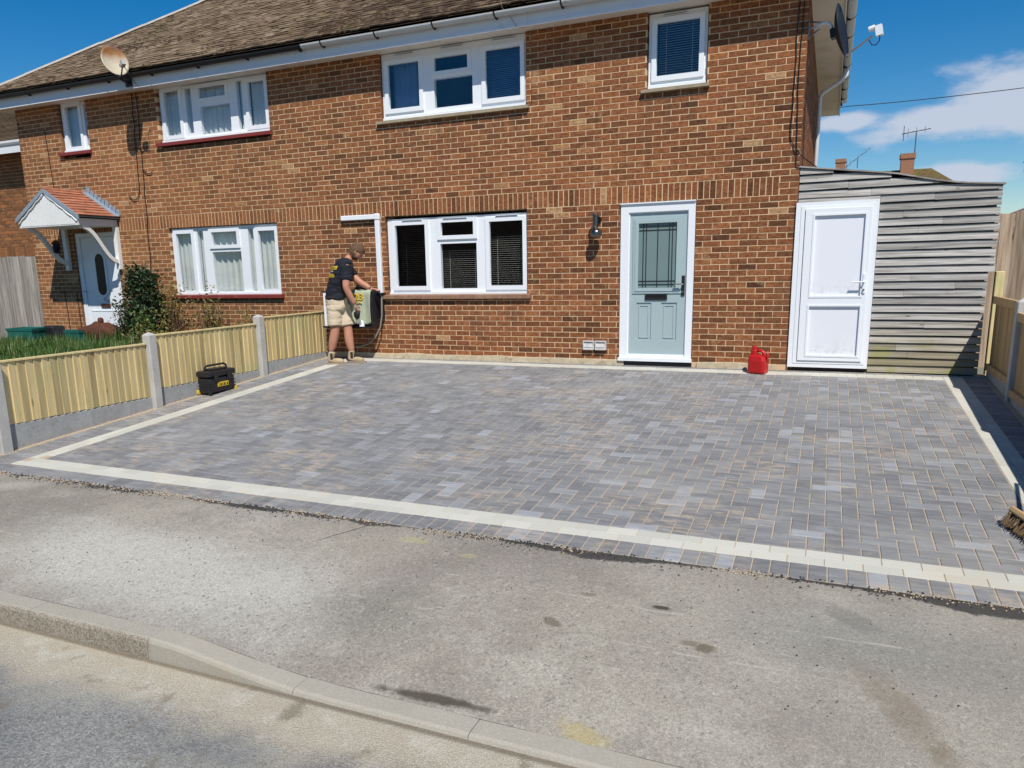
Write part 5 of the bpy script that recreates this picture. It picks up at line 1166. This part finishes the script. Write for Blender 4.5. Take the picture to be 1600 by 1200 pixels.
shrub('shadow_shrub', 'unseen bushy shrub added beyond the boundary fence to shade the paving corner', (2.80, -6.5, -.4), .48, .75, 2.2, 420, 44, .10, 'leaf_green', 21)  # added out of view, only to throw a shadow on the front right paving
mb = MB(); mb.tube([(-8.72, -.5, -.1), (-8.70, -.5, .56)], .022, 6); tag(mb.build('wooden_stake', 'stem', origin=(-8.7, -.5, -.1)), 'short dark wooden stake among the weeds by the lounge window', 'stake')
def tub(label, c, lx, ly, h, stack=0, rz=0.):
    t = root('recycling_box', c, label, 'box', 'green recycling boxes in the left garden'); c = Vector(c); M = Matrix.Translation(c) @ Matrix.Rotation(rz, 4, 'Z')
    def ringbox(mb, z0, z1, k0, k1, th=.008):
        o0 = [(sx * lx / 2 * k0, sy * ly / 2 * k0, z0) for sx, sy in ((-1, -1), (1, -1), (1, 1), (-1, 1))]; o1 = [(sx * lx / 2 * k1, sy * ly / 2 * k1, z1) for sx, sy in ((-1, -1), (1, -1), (1, 1), (-1, 1))]
        i0 = [(x * .96, y * .95, z) for x, y, z in o0]; i1 = [(x * .96, y * .95, z) for x, y, z in o1]; v = [M @ Vector(p) for p in o0 + o1 + i0 + i1]
        mb.idx(v, [(i, (i + 1) % 4, 4 + (i + 1) % 4, 4 + i) for i in range(4)] + [(8 + (i + 1) % 4, 8 + i, 12 + i, 12 + (i + 1) % 4) for i in range(4)] + [(4 + i, 4 + (i + 1) % 4, 12 + (i + 1) % 4, 12 + i) for i in range(4)] + [(i, 8 + i, 8 + (i + 1) % 4, (i + 1) % 4) for i in range(4)])
    mb = MB(); ringbox(mb, .02, h - .03, .84, .97); mb.idx([M @ Vector((sx * lx * .42, sy * ly * .42, .022)) for sx, sy in ((-1, -1), (1, -1), (1, 1), (-1, 1))], [(0, 1, 2, 3)]); mb.build('body', 'green_plastic', t)
    mb = MB(); ringbox(mb, h - .05, h, 1.0, 1.03); mb.build('rim', 'green_plastic', t)
    for z in (.10, .16, .22):
        mb = MB(); k = .84 + .13 * z / h + .012; ringbox(mb, z, z + .014, k, k); mb.build('rib', 'green_plastic', t)
    return t
tub('large green plastic recycling box on the grass by the grey boards', (-13.35, -.75, -.02), .62, .42, .40, rz=.12)
tub('small green plastic recycling box at the foot of the white left door', (-12.22, -.55, -.02), .42, .36, .36, rz=-.05)
mb = MB(); mb.bbox(-13.16, -12.86, -.62, -.34, .05, .40, .03); tag(mb.build('black_crate', 'black_plastic', origin=(-13, -.5, .05)), 'black plastic tub behind the large green box', 'tub')
bm = bmesh.new(); bmesh.ops.create_icosphere(bm, subdivisions=4, radius=1)
for v in bm.verts:
    n_ = noise.noise(v.co * 2.2) * .12; x, y, z = v.co
    top = max(0, 1 - (x / .32) ** 2 - (y / .5) ** 2) ** .5 if abs(x) < .32 and abs(y) < .5 else 0
    v.co = Vector((x * .46 * (1.2 - .45 * max(0, z)) - .08 * (x < 0) * (z < .3), y * .2, max(-1.4, z * (1 if z > 0 else 1.6)) * .17 + n_ * .35))
me = bpy.data.meshes.new('garden_ornament'); bm.to_mesh(me); bm.free(); me.materials.append(MATS['rust']); me.polygons.foreach_set('use_smooth', [True] * len(me.polygons))
go = tag(link('garden_ornament', me, None, (-11.84, -.42, .30)), 'rust-brown humped ornament with a round head in front of the white left door', 'ornament')
mb = MB(); mb.lathe([(0, .06), (.04, .05), (.055, .01), (.05, -.03), (.03, -.08)], (-11.80, -.42, .50), 10); mb.build('head', 'rust', go, smooth=True)
mb = MB(); mb.tube([(-11.86, -.42, -.1), (-11.86, -.42, .36)], .05, 8); mb.build('foot', 'rust', go)
# ================================================================== TOOLS ON THE DRIVE
TX, TY, TZ = -6.93, -2.73, zg(-2.73)
t = root('tool_box', (TX, TY, TZ), 'black tool box with a yellow label standing by the yellowish fence', 'tool box')
mb = MB(); mb.bbox(TX - .10, TX + .10, TY - .235, TY + .235, TZ + .015, TZ + .22, .02); mb.build('body', 'black_plastic', t)
mb = MB(); mb.bbox(TX - .112, TX + .112, TY - .25, TY + .25, TZ + .222, TZ + .30, .014); mb.bbox(TX - .06, TX + .06, TY - .15, TY + .15, TZ + .295, TZ + .325, .012); mb.build('lid', 'black_plastic', t)
mb = MB(); mb.tube([(TX, TY - .20, TZ + .29), (TX, TY - .19, TZ + .345), (TX, TY - .15, TZ + .365), (TX, TY + .15, TZ + .365), (TX, TY + .19, TZ + .345), (TX, TY + .20, TZ + .29)], .014, 8); mb.build('handle', 'black_plastic', t)
for yy in (-.12, .12):
    mb = MB(); mb.bbox(TX + .108, TX + .124, TY + yy - .035, TY + yy + .035, TZ + .17, TZ + .27, .005); mb.build('latch', 'black_plastic', t)
for dx, dy in ((.10, -.235), (.10, .235), (-.10, -.235), (-.10, .235)):
    mb = MB(); mb.bbox(TX + dx - .02, TX + dx + .018, TY + dy - .02, TY + dy + .02, TZ, TZ + .055, .006); mb.build('corner_foot', 'yellow_paint' if dy > 0 or dx < 0 else 'black_plastic', t)
for z in (.06, .10, .14):
    mb = MB(); mb.box(TX - .095, TX + .104, TY - .239, TY + .239, TZ + z, TZ + z + .012); mb.build('rib', 'black_plastic', t)
mb = MB(); mb.bbox(TX + .098, TX + .108, TY - .095, TY + .105, TZ + .085, TZ + .145, .003); lb = mb.build('label_plate', 'yellow_paint', t)
mb = MB()
for i in range(6):
    y0 = TY - .08 + i * .03; mb.box(TX + .1085, TX + .110, y0, y0 + .02, TZ + .098, TZ + .104 + .022 * (i % 2)); mb.box(TX + .1085, TX + .110, y0, y0 + .006, TZ + .098, TZ + .132)
mb.build('lettering', 'black_plastic', lb)
PX_, PY_ = -.345, -.26; PZ = zg(PY_)
t = root('fuel_can', (PX_, PY_, PZ), 'red plastic fuel can on the paving between the pale blue and white doors', 'fuel can')
M = Matrix.Translation((PX_, PY_, PZ)) @ Matrix.Rotation(-.35, 4, 'Z')
def rrect(w_, d_, c, n=4):
    o = []
    for cx, cy, a0 in ((w_ / 2 - c, d_ / 2 - c, 0), (-w_ / 2 + c, d_ / 2 - c, 90), (-w_ / 2 + c, -d_ / 2 + c, 180), (w_ / 2 - c, -d_ / 2 + c, 270)):
        for i in range(n + 1): a = math.radians(a0 + 90 * i / n); o.append((cx + c * math.cos(a), cy + c * math.sin(a)))
    return o
def loft(mb, secs, M):
    n = len(secs[0][0]); v = [M @ Vector((x + ox, y, z)) for ring, z, ox in secs for x, y in ring]; f = [(i * n + k, i * n + (k + 1) % n, i * n + n + (k + 1) % n, i * n + n + k) for i in range(len(secs) - 1) for k in range(n)]
    f += [tuple(range(n - 1, -1, -1)), tuple(range((len(secs) - 1) * n, len(secs) * n))]; mb.idx(v, f)
mb = MB(); loft(mb, [(rrect(.20, .15, .03), 0, 0), (rrect(.222, .17, .04), .02, 0), (rrect(.222, .17, .04), .16, 0), (rrect(.20, .15, .04), .215, -.005), (rrect(.14, .12, .035), .235, -.025)], M); mb.build('body', 'red_plastic', t, smooth=False)
mb = MB(); loft(mb, [(rrect(.085, .085, .03), .22, -.055), (rrect(.085, .085, .035), .29, -.055), (rrect(.06, .06, .025), .305, -.055)], M); mb.build('neck', 'red_plastic', t)
mb = MB(); mb.lathe([(.0, .34), (.032, .34), (.036, .33), (.036, .305), (.0, .305)], M @ Vector((-.055, 0, 0)), 14); mb.build('cap', 'red_plastic', t)
mb = MB(); mb.tube([M @ Vector(p) for p in ((-.02, 0, .285), (.03, 0, .285), (.065, 0, .265), (.085, 0, .20))], .020, 8); mb.build('handle', 'red_plastic', t, smooth=True)
mb = MB(); mb.tube([M @ Vector(p) for p in ((.105, 0, .14), (.118, 0, .22), (.114, 0, .29))], [.016, .014, .010], 8); mb.build('spout', 'red_plastic', t, smooth=True)
# broom head leaning in from the right
t = root('yard_broom', (1.66, -4.75, zg(-4.75)), 'wooden yard broom head with brown bristles lying at the right edge of the paving', 'broom')
bc = Vector((1.63, -5.08, zg(-5.08) + .105)); bd = Vector((.28, -.95, -.05)).normalized(); bn = Vector((.5, .18, .85)).normalized(); bs_ = bd.cross(bn).normalized(); bn = bs_.cross(bd)
mb = MB(); mb.obox(bc, bd * .24, bs_ * .032, bn * .020); hb = mb.build('head', 'broom_wood', t)
bv = hb.modifiers.new('b', 'BEVEL'); bv.width = .01; bv.segments = 2
mb = MB()
for i in range(340):
    p = bc + bd * R.uniform(-.235, .235) + bs_ * R.uniform(-.028, .028) - bn * .018; q = p - bn * R.uniform(.075, .095) + Vector((jit(.018), jit(.018), jit(.006)))
    mb.tube([p, q], .0022, 3, cap=False)
stuff(mb.build('bristles', 'bristle', t))
mb = MB(); mb.tube([bc + bn * .01, bc + bs_ * -.0 + Vector((.32, .18, .62)), bc + Vector((.60, .34, 1.17))], .0135, 8); mb.build('pole', 'broom_wood', t)
# ================================================================== THE MAN
def skin_mesh(verts, edges, rad, rootv=0, sub=2, smooth=1.0):
    me = bpy.data.meshes.new('skin'); me.from_pydata([tuple(v) for v in verts], edges, [])
    ob = bpy.data.objects.new('skin', me); COL.objects.link(ob)
    md = ob.modifiers.new('s', 'SKIN'); md.use_smooth_shade = True; md.branch_smoothing = .6
    for i, r_ in enumerate(rad):
        sv = me.skin_vertices[0].data[i]; sv.radius = r_ if isinstance(r_, tuple) else (r_, r_); sv.use_root = (i == rootv)
    if sub: m2 = ob.modifiers.new('d', 'SUBSURF'); m2.levels = m2.render_levels = sub
    bpy.context.view_layer.update()
    out = bpy.data.meshes.new_from_object(ob.evaluated_get(bpy.context.evaluated_depsgraph_get())); bpy.data.objects.remove(ob)
    return out
def join_meshes(lst):
    bm = bmesh.new()
    for m_ in lst: bm.from_mesh(m_)
    me = bpy.data.meshes.new('j'); bm.to_mesh(me); bm.free(); me.polygons.foreach_set('use_smooth', [True] * len(me.polygons)); return me
V = Vector
F_ = V((.68, .735, 0)).normalized(); RT = V((F_.y, -F_.x, 0)); UP = V((0, 0, 1))
pel = V((-6.50, -.52, .80)); spn = V((-6.485, -.51, 1.02)); chs = V((-6.42, -.49, 1.24)); upc = V((-6.36, -.47, 1.385)); nk = V((-6.295, -.45, 1.475)); hd_ = V((-6.165, -.405, 1.568))
rhip, rkn, rank = V((-6.50, -.61, .74)), V((-6.475, -.63, .40)), V((-6.555, -.66, .0))
lhip, lkn, lank = V((-6.44, -.45, .74)), V((-6.35, -.47, .385)), V((-6.285, -.50, -.005))
rsh, rel, rwr = upc + RT * .185 + V((.0, 0, -.03)), V((-6.20, -.69, 1.05)), V((-6.115, -.60, .79))
lsh, lel, lwr = upc - RT * .185 + V((.02, 0, -.03)), V((-6.20, -.30, 1.12)), V((-6.035, -.27, 1.025))
bv_ = [pel, spn, chs, upc, nk, nk + (hd_ - nk) * .45, rsh, rsh.lerp(rel, .55), rel, rel.lerp(rwr, .4), rwr, lsh, lsh.lerp(lel, .55), lel, lel.lerp(lwr, .4), lwr, rhip, rhip.lerp(rkn, .5), rkn, rkn.lerp(rank, .35) - F_ * .012, rank + V((0, 0, .06)), lhip, lhip.lerp(lkn, .5), lkn, lkn.lerp(lank, .35) - F_ * .012, lank + V((0, 0, .06))]
be_ = [(0, 1), (1, 2), (2, 3), (3, 4), (4, 5), (3, 6), (6, 7), (7, 8), (8, 9), (9, 10), (3, 11), (11, 12), (12, 13), (13, 14), (14, 15), (0, 16), (16, 17), (17, 18), (18, 19), (19, 20), (0, 21), (21, 22), (22, 23), (23, 24), (24, 25)]
br_ = [.15, .15, .165, .15, .075, .07, .08, .068, .054, .054, .036, .08, .068, .054, .054, .036, .11, .098, .072, .080, .048, .11, .098, .072, .080, .048]
body = skin_mesh(bv_, be_, br_)
def hand(w, d, palm_n, side, curl):
    """palm and five bent fingers; d points to the fingertips, palm_n out of the palm, side towards the thumb"""
    d = d.normalized(); palm_n = palm_n.normalized(); side = side.normalized(); ms = []
    ms.append(skin_mesh([w, w + d * .035, w + d * .075], [(0, 1), (1, 2)], [(.026, .018), (.036, .017), (.038, .014)], 0, 1))
    for k, (o_, L) in enumerate(((.030, .070), (.010, .078), (-.010, .073), (-.029, .058))):
        p = w + d * .068 + side * o_; pts = [p]; dd = d.copy()
        for j, seg in enumerate((.30, .38, .32)):
            dd = (dd * math.cos(curl * (j + .4) * .5) + palm_n * math.sin(curl * (j + .4) * .5)).normalized(); p = p + dd * L * seg * 1.15; pts.append(p)
        ms.append(skin_mesh(pts, [(0, 1), (1, 2), (2, 3)], [.0098, .009, .0082, .0068], 0, 1))
    p = w + d * .022 + side * .028; dt = (d * .7 + side * .65 + palm_n * .3).normalized(); p2 = p + dt * .035; p3 = p2 + (dt + palm_n * .5 * curl + d * .3).normalized() * .028
    ms.append(skin_mesh([w + d * .02 + side * .012, p, p2, p3], [(0, 1), (1, 2), (2, 3)], [.013, .012, .0105, .008], 0, 1)); return ms
parts_ = [body] + hand(rwr, (rwr - rel) + V((0, 0, -.10)), V((-.2, .9, 0)), F_, .9) + hand(lwr, V((.9, .05, -.10)), V((0, 0, -1)), V((0, -1, 0)), .35)
# head: skull, jaw, nose, ears, eye hollows, lips
HF = (F_ * .72 + UP * -.62 + RT * .26).normalized(); HR = HF.cross(UP).normalized(); HU = HR.cross(HF).normalized()
bm = bmesh.new(); bmesh.ops.create_uvsphere(bm, u_segments=28, v_segments=20, radius=1)
for v in bm.verts:
    x, y, z = v.co                       # x right, y forward, z up
    w_ = .076 * (1 - .20 * max(0, -z) ** 1.5 * (y > -.3)); dpt = .098
    if z < 0 and y < 0: dpt *= 1 - .25 * (-z)
    px, py, pz = x * w_, y * dpt, z * .118
    if y > 0:
        py += .008 * max(0, -z - .45) * (1 - abs(x))
        ex = min(abs(x - .42), abs(x + .42))
        py -= .010 * math.exp(-(ex / .17) ** 2 - ((z - .02) / .13) ** 2)
        py += .026 * math.exp(-(x / .15) ** 2 - ((z + .22) / .16) ** 2)
        py += .006 * math.exp(-(x / .32) ** 2 - ((z + .52) / .06) ** 2)
        py += .005 * math.exp(-(x / .6) ** 2 - ((z - .24) / .10) ** 2)
    v.co = V(hd_) + HR * px + HF * py + HU * pz
hm_ = bpy.data.meshes.new('h'); bm.to_mesh(hm_); bm.free(); parts_.append(hm_)
for sg in (-1, 1):
    bm = bmesh.new(); bmesh.ops.create_uvsphere(bm, u_segments=10, v_segments=8, radius=1)
    for v in bm.verts: v.co = hd_ + HR * (sg * .077 + v.co.x * .010 + sg * .006 * v.co.y * -1) + HF * (-.005 + v.co.y * .021) + HU * (-.008 + v.co.z * .034)
    em = bpy.data.meshes.new('e'); bm.to_mesh(em); bm.free(); parts_.append(em)
pm = join_meshes(parts_); pm.name = 'person'; pm.materials.clear(); pm.materials.append(MATS['skin'])
ORG = V((-6.42, -.55, zg(-.55)))
def place(me, name, mat, parent=None):
    me.name = name; me.materials.clear(); me.materials.append(MATS[mat]); me.transform(Matrix.Translation(-ORG)); me.polygons.foreach_set('use_smooth', [True] * len(me.polygons)); me.polygons.foreach_set('material_index', [0] * len(me.polygons))
    return link(name, me, parent, ORG)
man = tag(place(pm, 'person', 'skin'), 'man in navy T-shirt and beige shorts leaning over the wall cabinet with the draped garment', 'person')
# T-shirt and shorts: elliptical sections along the body, many rings, wrinkled
def eloft(keys, n=26, m=34, cap0=False, cap1=False, amp=.008, seed=0.):
    """keys: (centre, side axis, front axis, side radius, front radius)"""
    rings = []
    for i in range(m + 1):
        t = i / m * (len(keys) - 1); k = min(int(t), len(keys) - 2); f = t - k; f = f * f * (3 - 2 * f) * .5 + f * .5
        c = keys[k][0].lerp(keys[k + 1][0], f); a = keys[k][1].lerp(keys[k + 1][1], f); b_ = keys[k][2].lerp(keys[k + 1][2], f)
        ra = keys[k][3] * (1 - f) + keys[k + 1][3] * f; rb = keys[k][4] * (1 - f) + keys[k + 1][4] * f; rg = []
        for q in range(n):
            an = 2 * math.pi * q / n; p = c + a * (ra * math.cos(an)) + b_ * (rb * math.sin(an)); o = (p - c).normalized()
            rg.append(p + o * (noise.noise(V((p.x * 7, p.y * 7, p.z * 11 + seed))) * amp * 1.4 + noise.noise(V((p.x * 4, p.y * 4, p.z * 24 + seed))) * amp))
        rings.append(rg)
    me = bpy.data.meshes.new('loft'); v = [p for rg in rings for p in rg]
    f = [(i * n + k, i * n + (k + 1) % n, i * n + n + (k + 1) % n, i * n + n + k) for i in range(m) for k in range(n)]
    if cap0: f.append(tuple(range(n - 1, -1, -1)))
    if cap1: f.append(tuple(range(m * n, m * n + n)))
    me.from_pydata(v, [], f); return me
def limb_axes(a, b_):
    d = (b_ - a).normalized(); x = d.cross(V((0, 1, 0))).normalized(); return x, d.cross(x).normalized()
lean = (upc - pel).normalized(); FT = lean.cross(RT).normalized() * -1; FT = FT if FT.dot(F_) > 0 else -FT
torso = eloft([(pel + V((0, 0, .065)), RT, F_, .186, .168), (pel + V((0, 0, .15)), RT, F_, .178, .160), (spn + V((0, 0, .03)), RT, F_, .182, .158), (chs + V((0, 0, -.02)), RT, FT, .205, .160), (chs + (upc - chs) * .6, RT, FT, .215, .155), (upc + lean * .015, RT, FT, .192, .125), (upc + lean * .055, RT, FT, .125, .098), (nk - (nk - upc) * .25, RT, FT, .068, .068)], cap0=True, cap1=True, amp=.006)
slv = []
for sh, el_ in ((rsh, rel), (lsh, lel)):
    x, y = limb_axes(sh, el_); slv.append(eloft([(upc.lerp(sh, .30) + V((0, 0, -.02)), x, y, .10, .10), (sh, x, y, .104, .10), (sh.lerp(el_, .3), x, y, .093, .088), (sh.lerp(el_, .66), x, y, .088, .082)], 18, 14, True, True, .006, sh.y * 3))
def fuse(meshes, voxel, it=6):
    me = join_meshes(meshes); bm = bmesh.new(); bm.from_mesh(me); bmesh.ops.recalc_face_normals(bm, faces=bm.faces); bm.to_mesh(me); bm.free()
    ob = bpy.data.objects.new('f', me); COL.objects.link(ob); r_ = ob.modifiers.new('r', 'REMESH'); r_.mode = 'VOXEL'; r_.voxel_size = voxel
    q_ = ob.modifiers.new('s', 'SMOOTH'); q_.iterations = it; q_.factor = .5; bpy.context.view_layer.update()
    out = bpy.data.meshes.new_from_object(ob.evaluated_get(bpy.context.evaluated_depsgraph_get())); bpy.data.objects.remove(ob); return out
def creases(me, seed, amp):
    for v in me.vertices:
        p = v.co; d = (p - V((spn.x, spn.y, p.z))).normalized()
        w_ = noise.noise(V((p.x * 6 + p.z * 5, p.y * 6 - p.z * 4, p.z * 13 + seed))); v.co = p + d * (amp * (abs(w_) ** .7 - .35) - amp * .3 * abs(noise.noise(V((p.x * 18, p.y * 18, p.z * 9 + seed)))))
yoke = eloft([(rsh + RT * .02, F_, lean, .09, .088), (upc + RT * .09 + lean * .005, FT, lean, .130, .108), (upc - RT * .09 + lean * .005, FT, lean, .118, .098), (lsh - RT * .02, F_, lean, .09, .088)], 20, 20, True, True, .004)
shirt = fuse([torso, yoke] + slv, .011); creases(shirt, 3., .020)
bvh = BVHTree.FromPolygons([v.co.copy() for v in shirt.vertices], [tuple(p.vertices) for p in shirt.polygons])
tee = place(shirt, 'tshirt', 'navy_cloth', man)
# yellow print across the shoulder blades
mb = MB()
def print_quad(a0, a1, z0, z1):
    pts = []
    for a, z in ((a0, z0), (a1, z0), (a1, z1), (a0, z1)):
        o = V((chs.x, chs.y, z)) + RT * a - F_ * .6; h_ = bvh.ray_cast(o, F_)
        if h_[0] is None: return
        pts.append(h_[0] - F_ * .006)
    mb.face(pts)
def word(z0, z1, widths, a):
    for w_ in widths:
        g = .004; zm = (z0 + z1) / 2
        print_quad(a, a + w_ * .34, z0, z1); print_quad(a + w_ * .34, a + w_ - g, z1 - .016, z1); print_quad(a + w_ * .34, a + w_ - g, zm - .006, zm + .007)
        if w_ > .03: print_quad(a + w_ * .66, a + w_ - g, z0, zm - .006)
        a += w_
word(1.318, 1.372, (.036, .032, .038, .032, .036, .038), -.05); word(1.205, 1.258, (.034, .04, .034, .036, .04), -.055)
mb.build('shirt_print', 'yellow_paint', tee)
mb = MB(); 
for k in range(5): print_quad(-.0 + k * .02, .012 + k * .02, 1.288, 1.304)
mb.build('shirt_print', 'white_paint', tee)
# shorts
seat = eloft([(pel + V((0, 0, .135)), RT, F_, .168, .150), (pel + V((0, 0, .07)), RT, F_, .180, .163), (pel + V((0, 0, -.02)), RT, F_, .192, .172), (pel + V((.005, 0, -.09)), RT, F_, .178, .150), (pel + V((.01, 0, -.14)), RT, F_, .10, .085)], 26, 20, True, True, .006, 2.)
legs_ = []
for hp, kn_ in ((rhip, rkn), (lhip, lkn)):
    x, y = limb_axes(hp, kn_); legs_.append(eloft([(hp + V((0, 0, .03)), x, y, .105, .105), (hp.lerp(kn_, .2), x, y, .116, .112), (hp.lerp(kn_, .5), x, y, .115, .108), (hp.lerp(kn_, .78), x, y, .118, .110)], 20, 16, True, True, .009, hp.y * 5))
shm = fuse([seat] + legs_, .011, 4); creases(shm, 8., .016); shorts = place(shm, 'shorts', 'shorts_cloth', man)
mb = MB(); ring = []
for i in range(24):
    a = 2 * math.pi * i / 24; ring.append(pel + V((0, 0, .095)) + RT * (.186 * math.cos(a)) + F_ * (.169 * math.sin(a)))
for i in range(24):
    j = (i + 1) % 24; mb.face([ring[i], ring[j], ring[j] + V((0, 0, .036)), ring[i] + V((0, 0, .036))])
mb.build('belt', 'dark_elastic', man, smooth=True)
# boots
for ank, kn, dirv in ((rank, rkn, V((.93, .30, 0))), (lank, lkn, V((.97, .18, 0)))):
    g = zg(ank.y); d = dirv.normalized(); hz = g + .055
    vv = [ank.lerp(kn, .22), V((ank.x, ank.y, g + .12)), V((ank.x, ank.y, hz)) - d * .03, V((ank.x, ank.y, hz - .004)) + d * .07, V((ank.x, ank.y, hz - .012)) + d * .15, V((ank.x, ank.y, hz - .018)) + d * .195]
    bt = place(skin_mesh(vv, [(0, 1), (1, 2), (2, 3), (3, 4), (4, 5)], [.058, .056, .052, .050, .044, .032], 1), 'boot', 'boot_suede', man)
    s_ = V((-d.y, d.x, 0)); mb = MB(); prof = [(-.078, .030), (-.05, .042), (.03, .040), (.11, .048), (.18, .046), (.222, .026), (.23, .0)]
    poly = [(a, c) for a, c in prof] + [(a, -c) for a, c in reversed(prof[:-1])]
    mb.prism(poly, lambda a, c, z: (ank.x + d.x * a + s_.x * c, ank.y + d.y * a + s_.y * c, z), zg(ank.y) + .001, zg(ank.y) + .026); mb.build('sole', 'boot_sole', bt)
    mb = MB(); q = V((ank.x, ank.y, g + .125))
    for sg in (-1, 1): mb.obox(q + s_ * (.049 * sg) + d * .012, d * .018, s_ * .006, V((0, 0, .045)))
    mb.build('elastic_side', 'dark_elastic', bt)
    mb = MB(); mb.lathe([(.047, 0), (.052, .012), (.047, .03)], ank.lerp(kn, .26), 12, tuple(kn - ank)); mb.build('sock', 'dark_elastic', bt, smooth=True)
# hair and beard
bm = bmesh.new(); bmesh.ops.create_icosphere(bm, subdivisions=4, radius=1)
dl_ = []
for v in bm.verts:
    x, y, z = v.co; keep = (z > .22 - .05 * y) or (y < -.05 and z > -.42) or (abs(x) > .6 and y < .12 and z > -.05)
    if not keep: dl_.append(v)
bmesh.ops.delete(bm, geom=dl_, context='VERTS')
for v in bm.verts:
    x, y, z = v.co; k = 1.13 + .16 * noise.noise(v.co * 4.5) + .09 * noise.noise(v.co * 10) + (.07 if z > .5 else 0)
    v.co = hd_ + HR * (x * .080 * k) + HF * (y * .100 * k - .004) + HU * (z * .120 * k + .002)
hr = bpy.data.meshes.new('hair'); bm.to_mesh(hr); bm.free(); place(hr, 'hair', 'hair', man)
bm = bmesh.new(); bmesh.ops.create_icosphere(bm, subdivisions=3, radius=1)
bmesh.ops.delete(bm, geom=[v for v in bm.verts if not (v.co.z < -.38 and v.co.y > -.25) or (v.co.z > -.62 and abs(v.co.x) < .35)], context='VERTS')
for v in bm.verts:
    x, y, z = v.co; k = 1.05 + .05 * noise.noise(v.co * 9); v.co = hd_ + HR * (x * .076 * k * (1 - .20 * max(0, -z) ** 1.5)) + HF * (y * .100 * k + .006) + HU * (z * .118 * k)
be = bpy.data.meshes.new('beard'); bm.to_mesh(be); bm.free(); place(be, 'beard', 'hair', man)
for sg in (-1, 1):
    mb = MB(); e = hd_ + HR * (.031 * sg) + HF * .082 + HU * .004; mb.lathe([(0, .011), (.008, .008), (.011, 0), (.008, -.008), (0, -.011)], e, 8, tuple(HU)); mb.build('eye', 'black_plastic', man, smooth=True)
# dark cloth held in the lower hand
bm = bmesh.new(); bmesh.ops.create_icosphere(bm, subdivisions=3, radius=1)
hc = rwr + V((.03, .0, -.115))
for v in bm.verts:
    k = 1 + .25 * noise.noise(v.co * 1.7); v.co = hc + V((v.co.x * .055 * k, v.co.y * .035 * k, v.co.z * .065 * k * (1.2 if v.co.z < 0 else .7) - .02))
gm = bpy.data.meshes.new('cloth'); bm.to_mesh(gm); bm.free(); gm.transform(Matrix.Translation(-hc)); gm.materials.append(MATS['black_cable']); gm.polygons.foreach_set('use_smooth', [True] * len(gm.polygons))
tag(link('rag', gm, None, hc), 'crumpled black rag held in the lower hand of the man', 'rag')
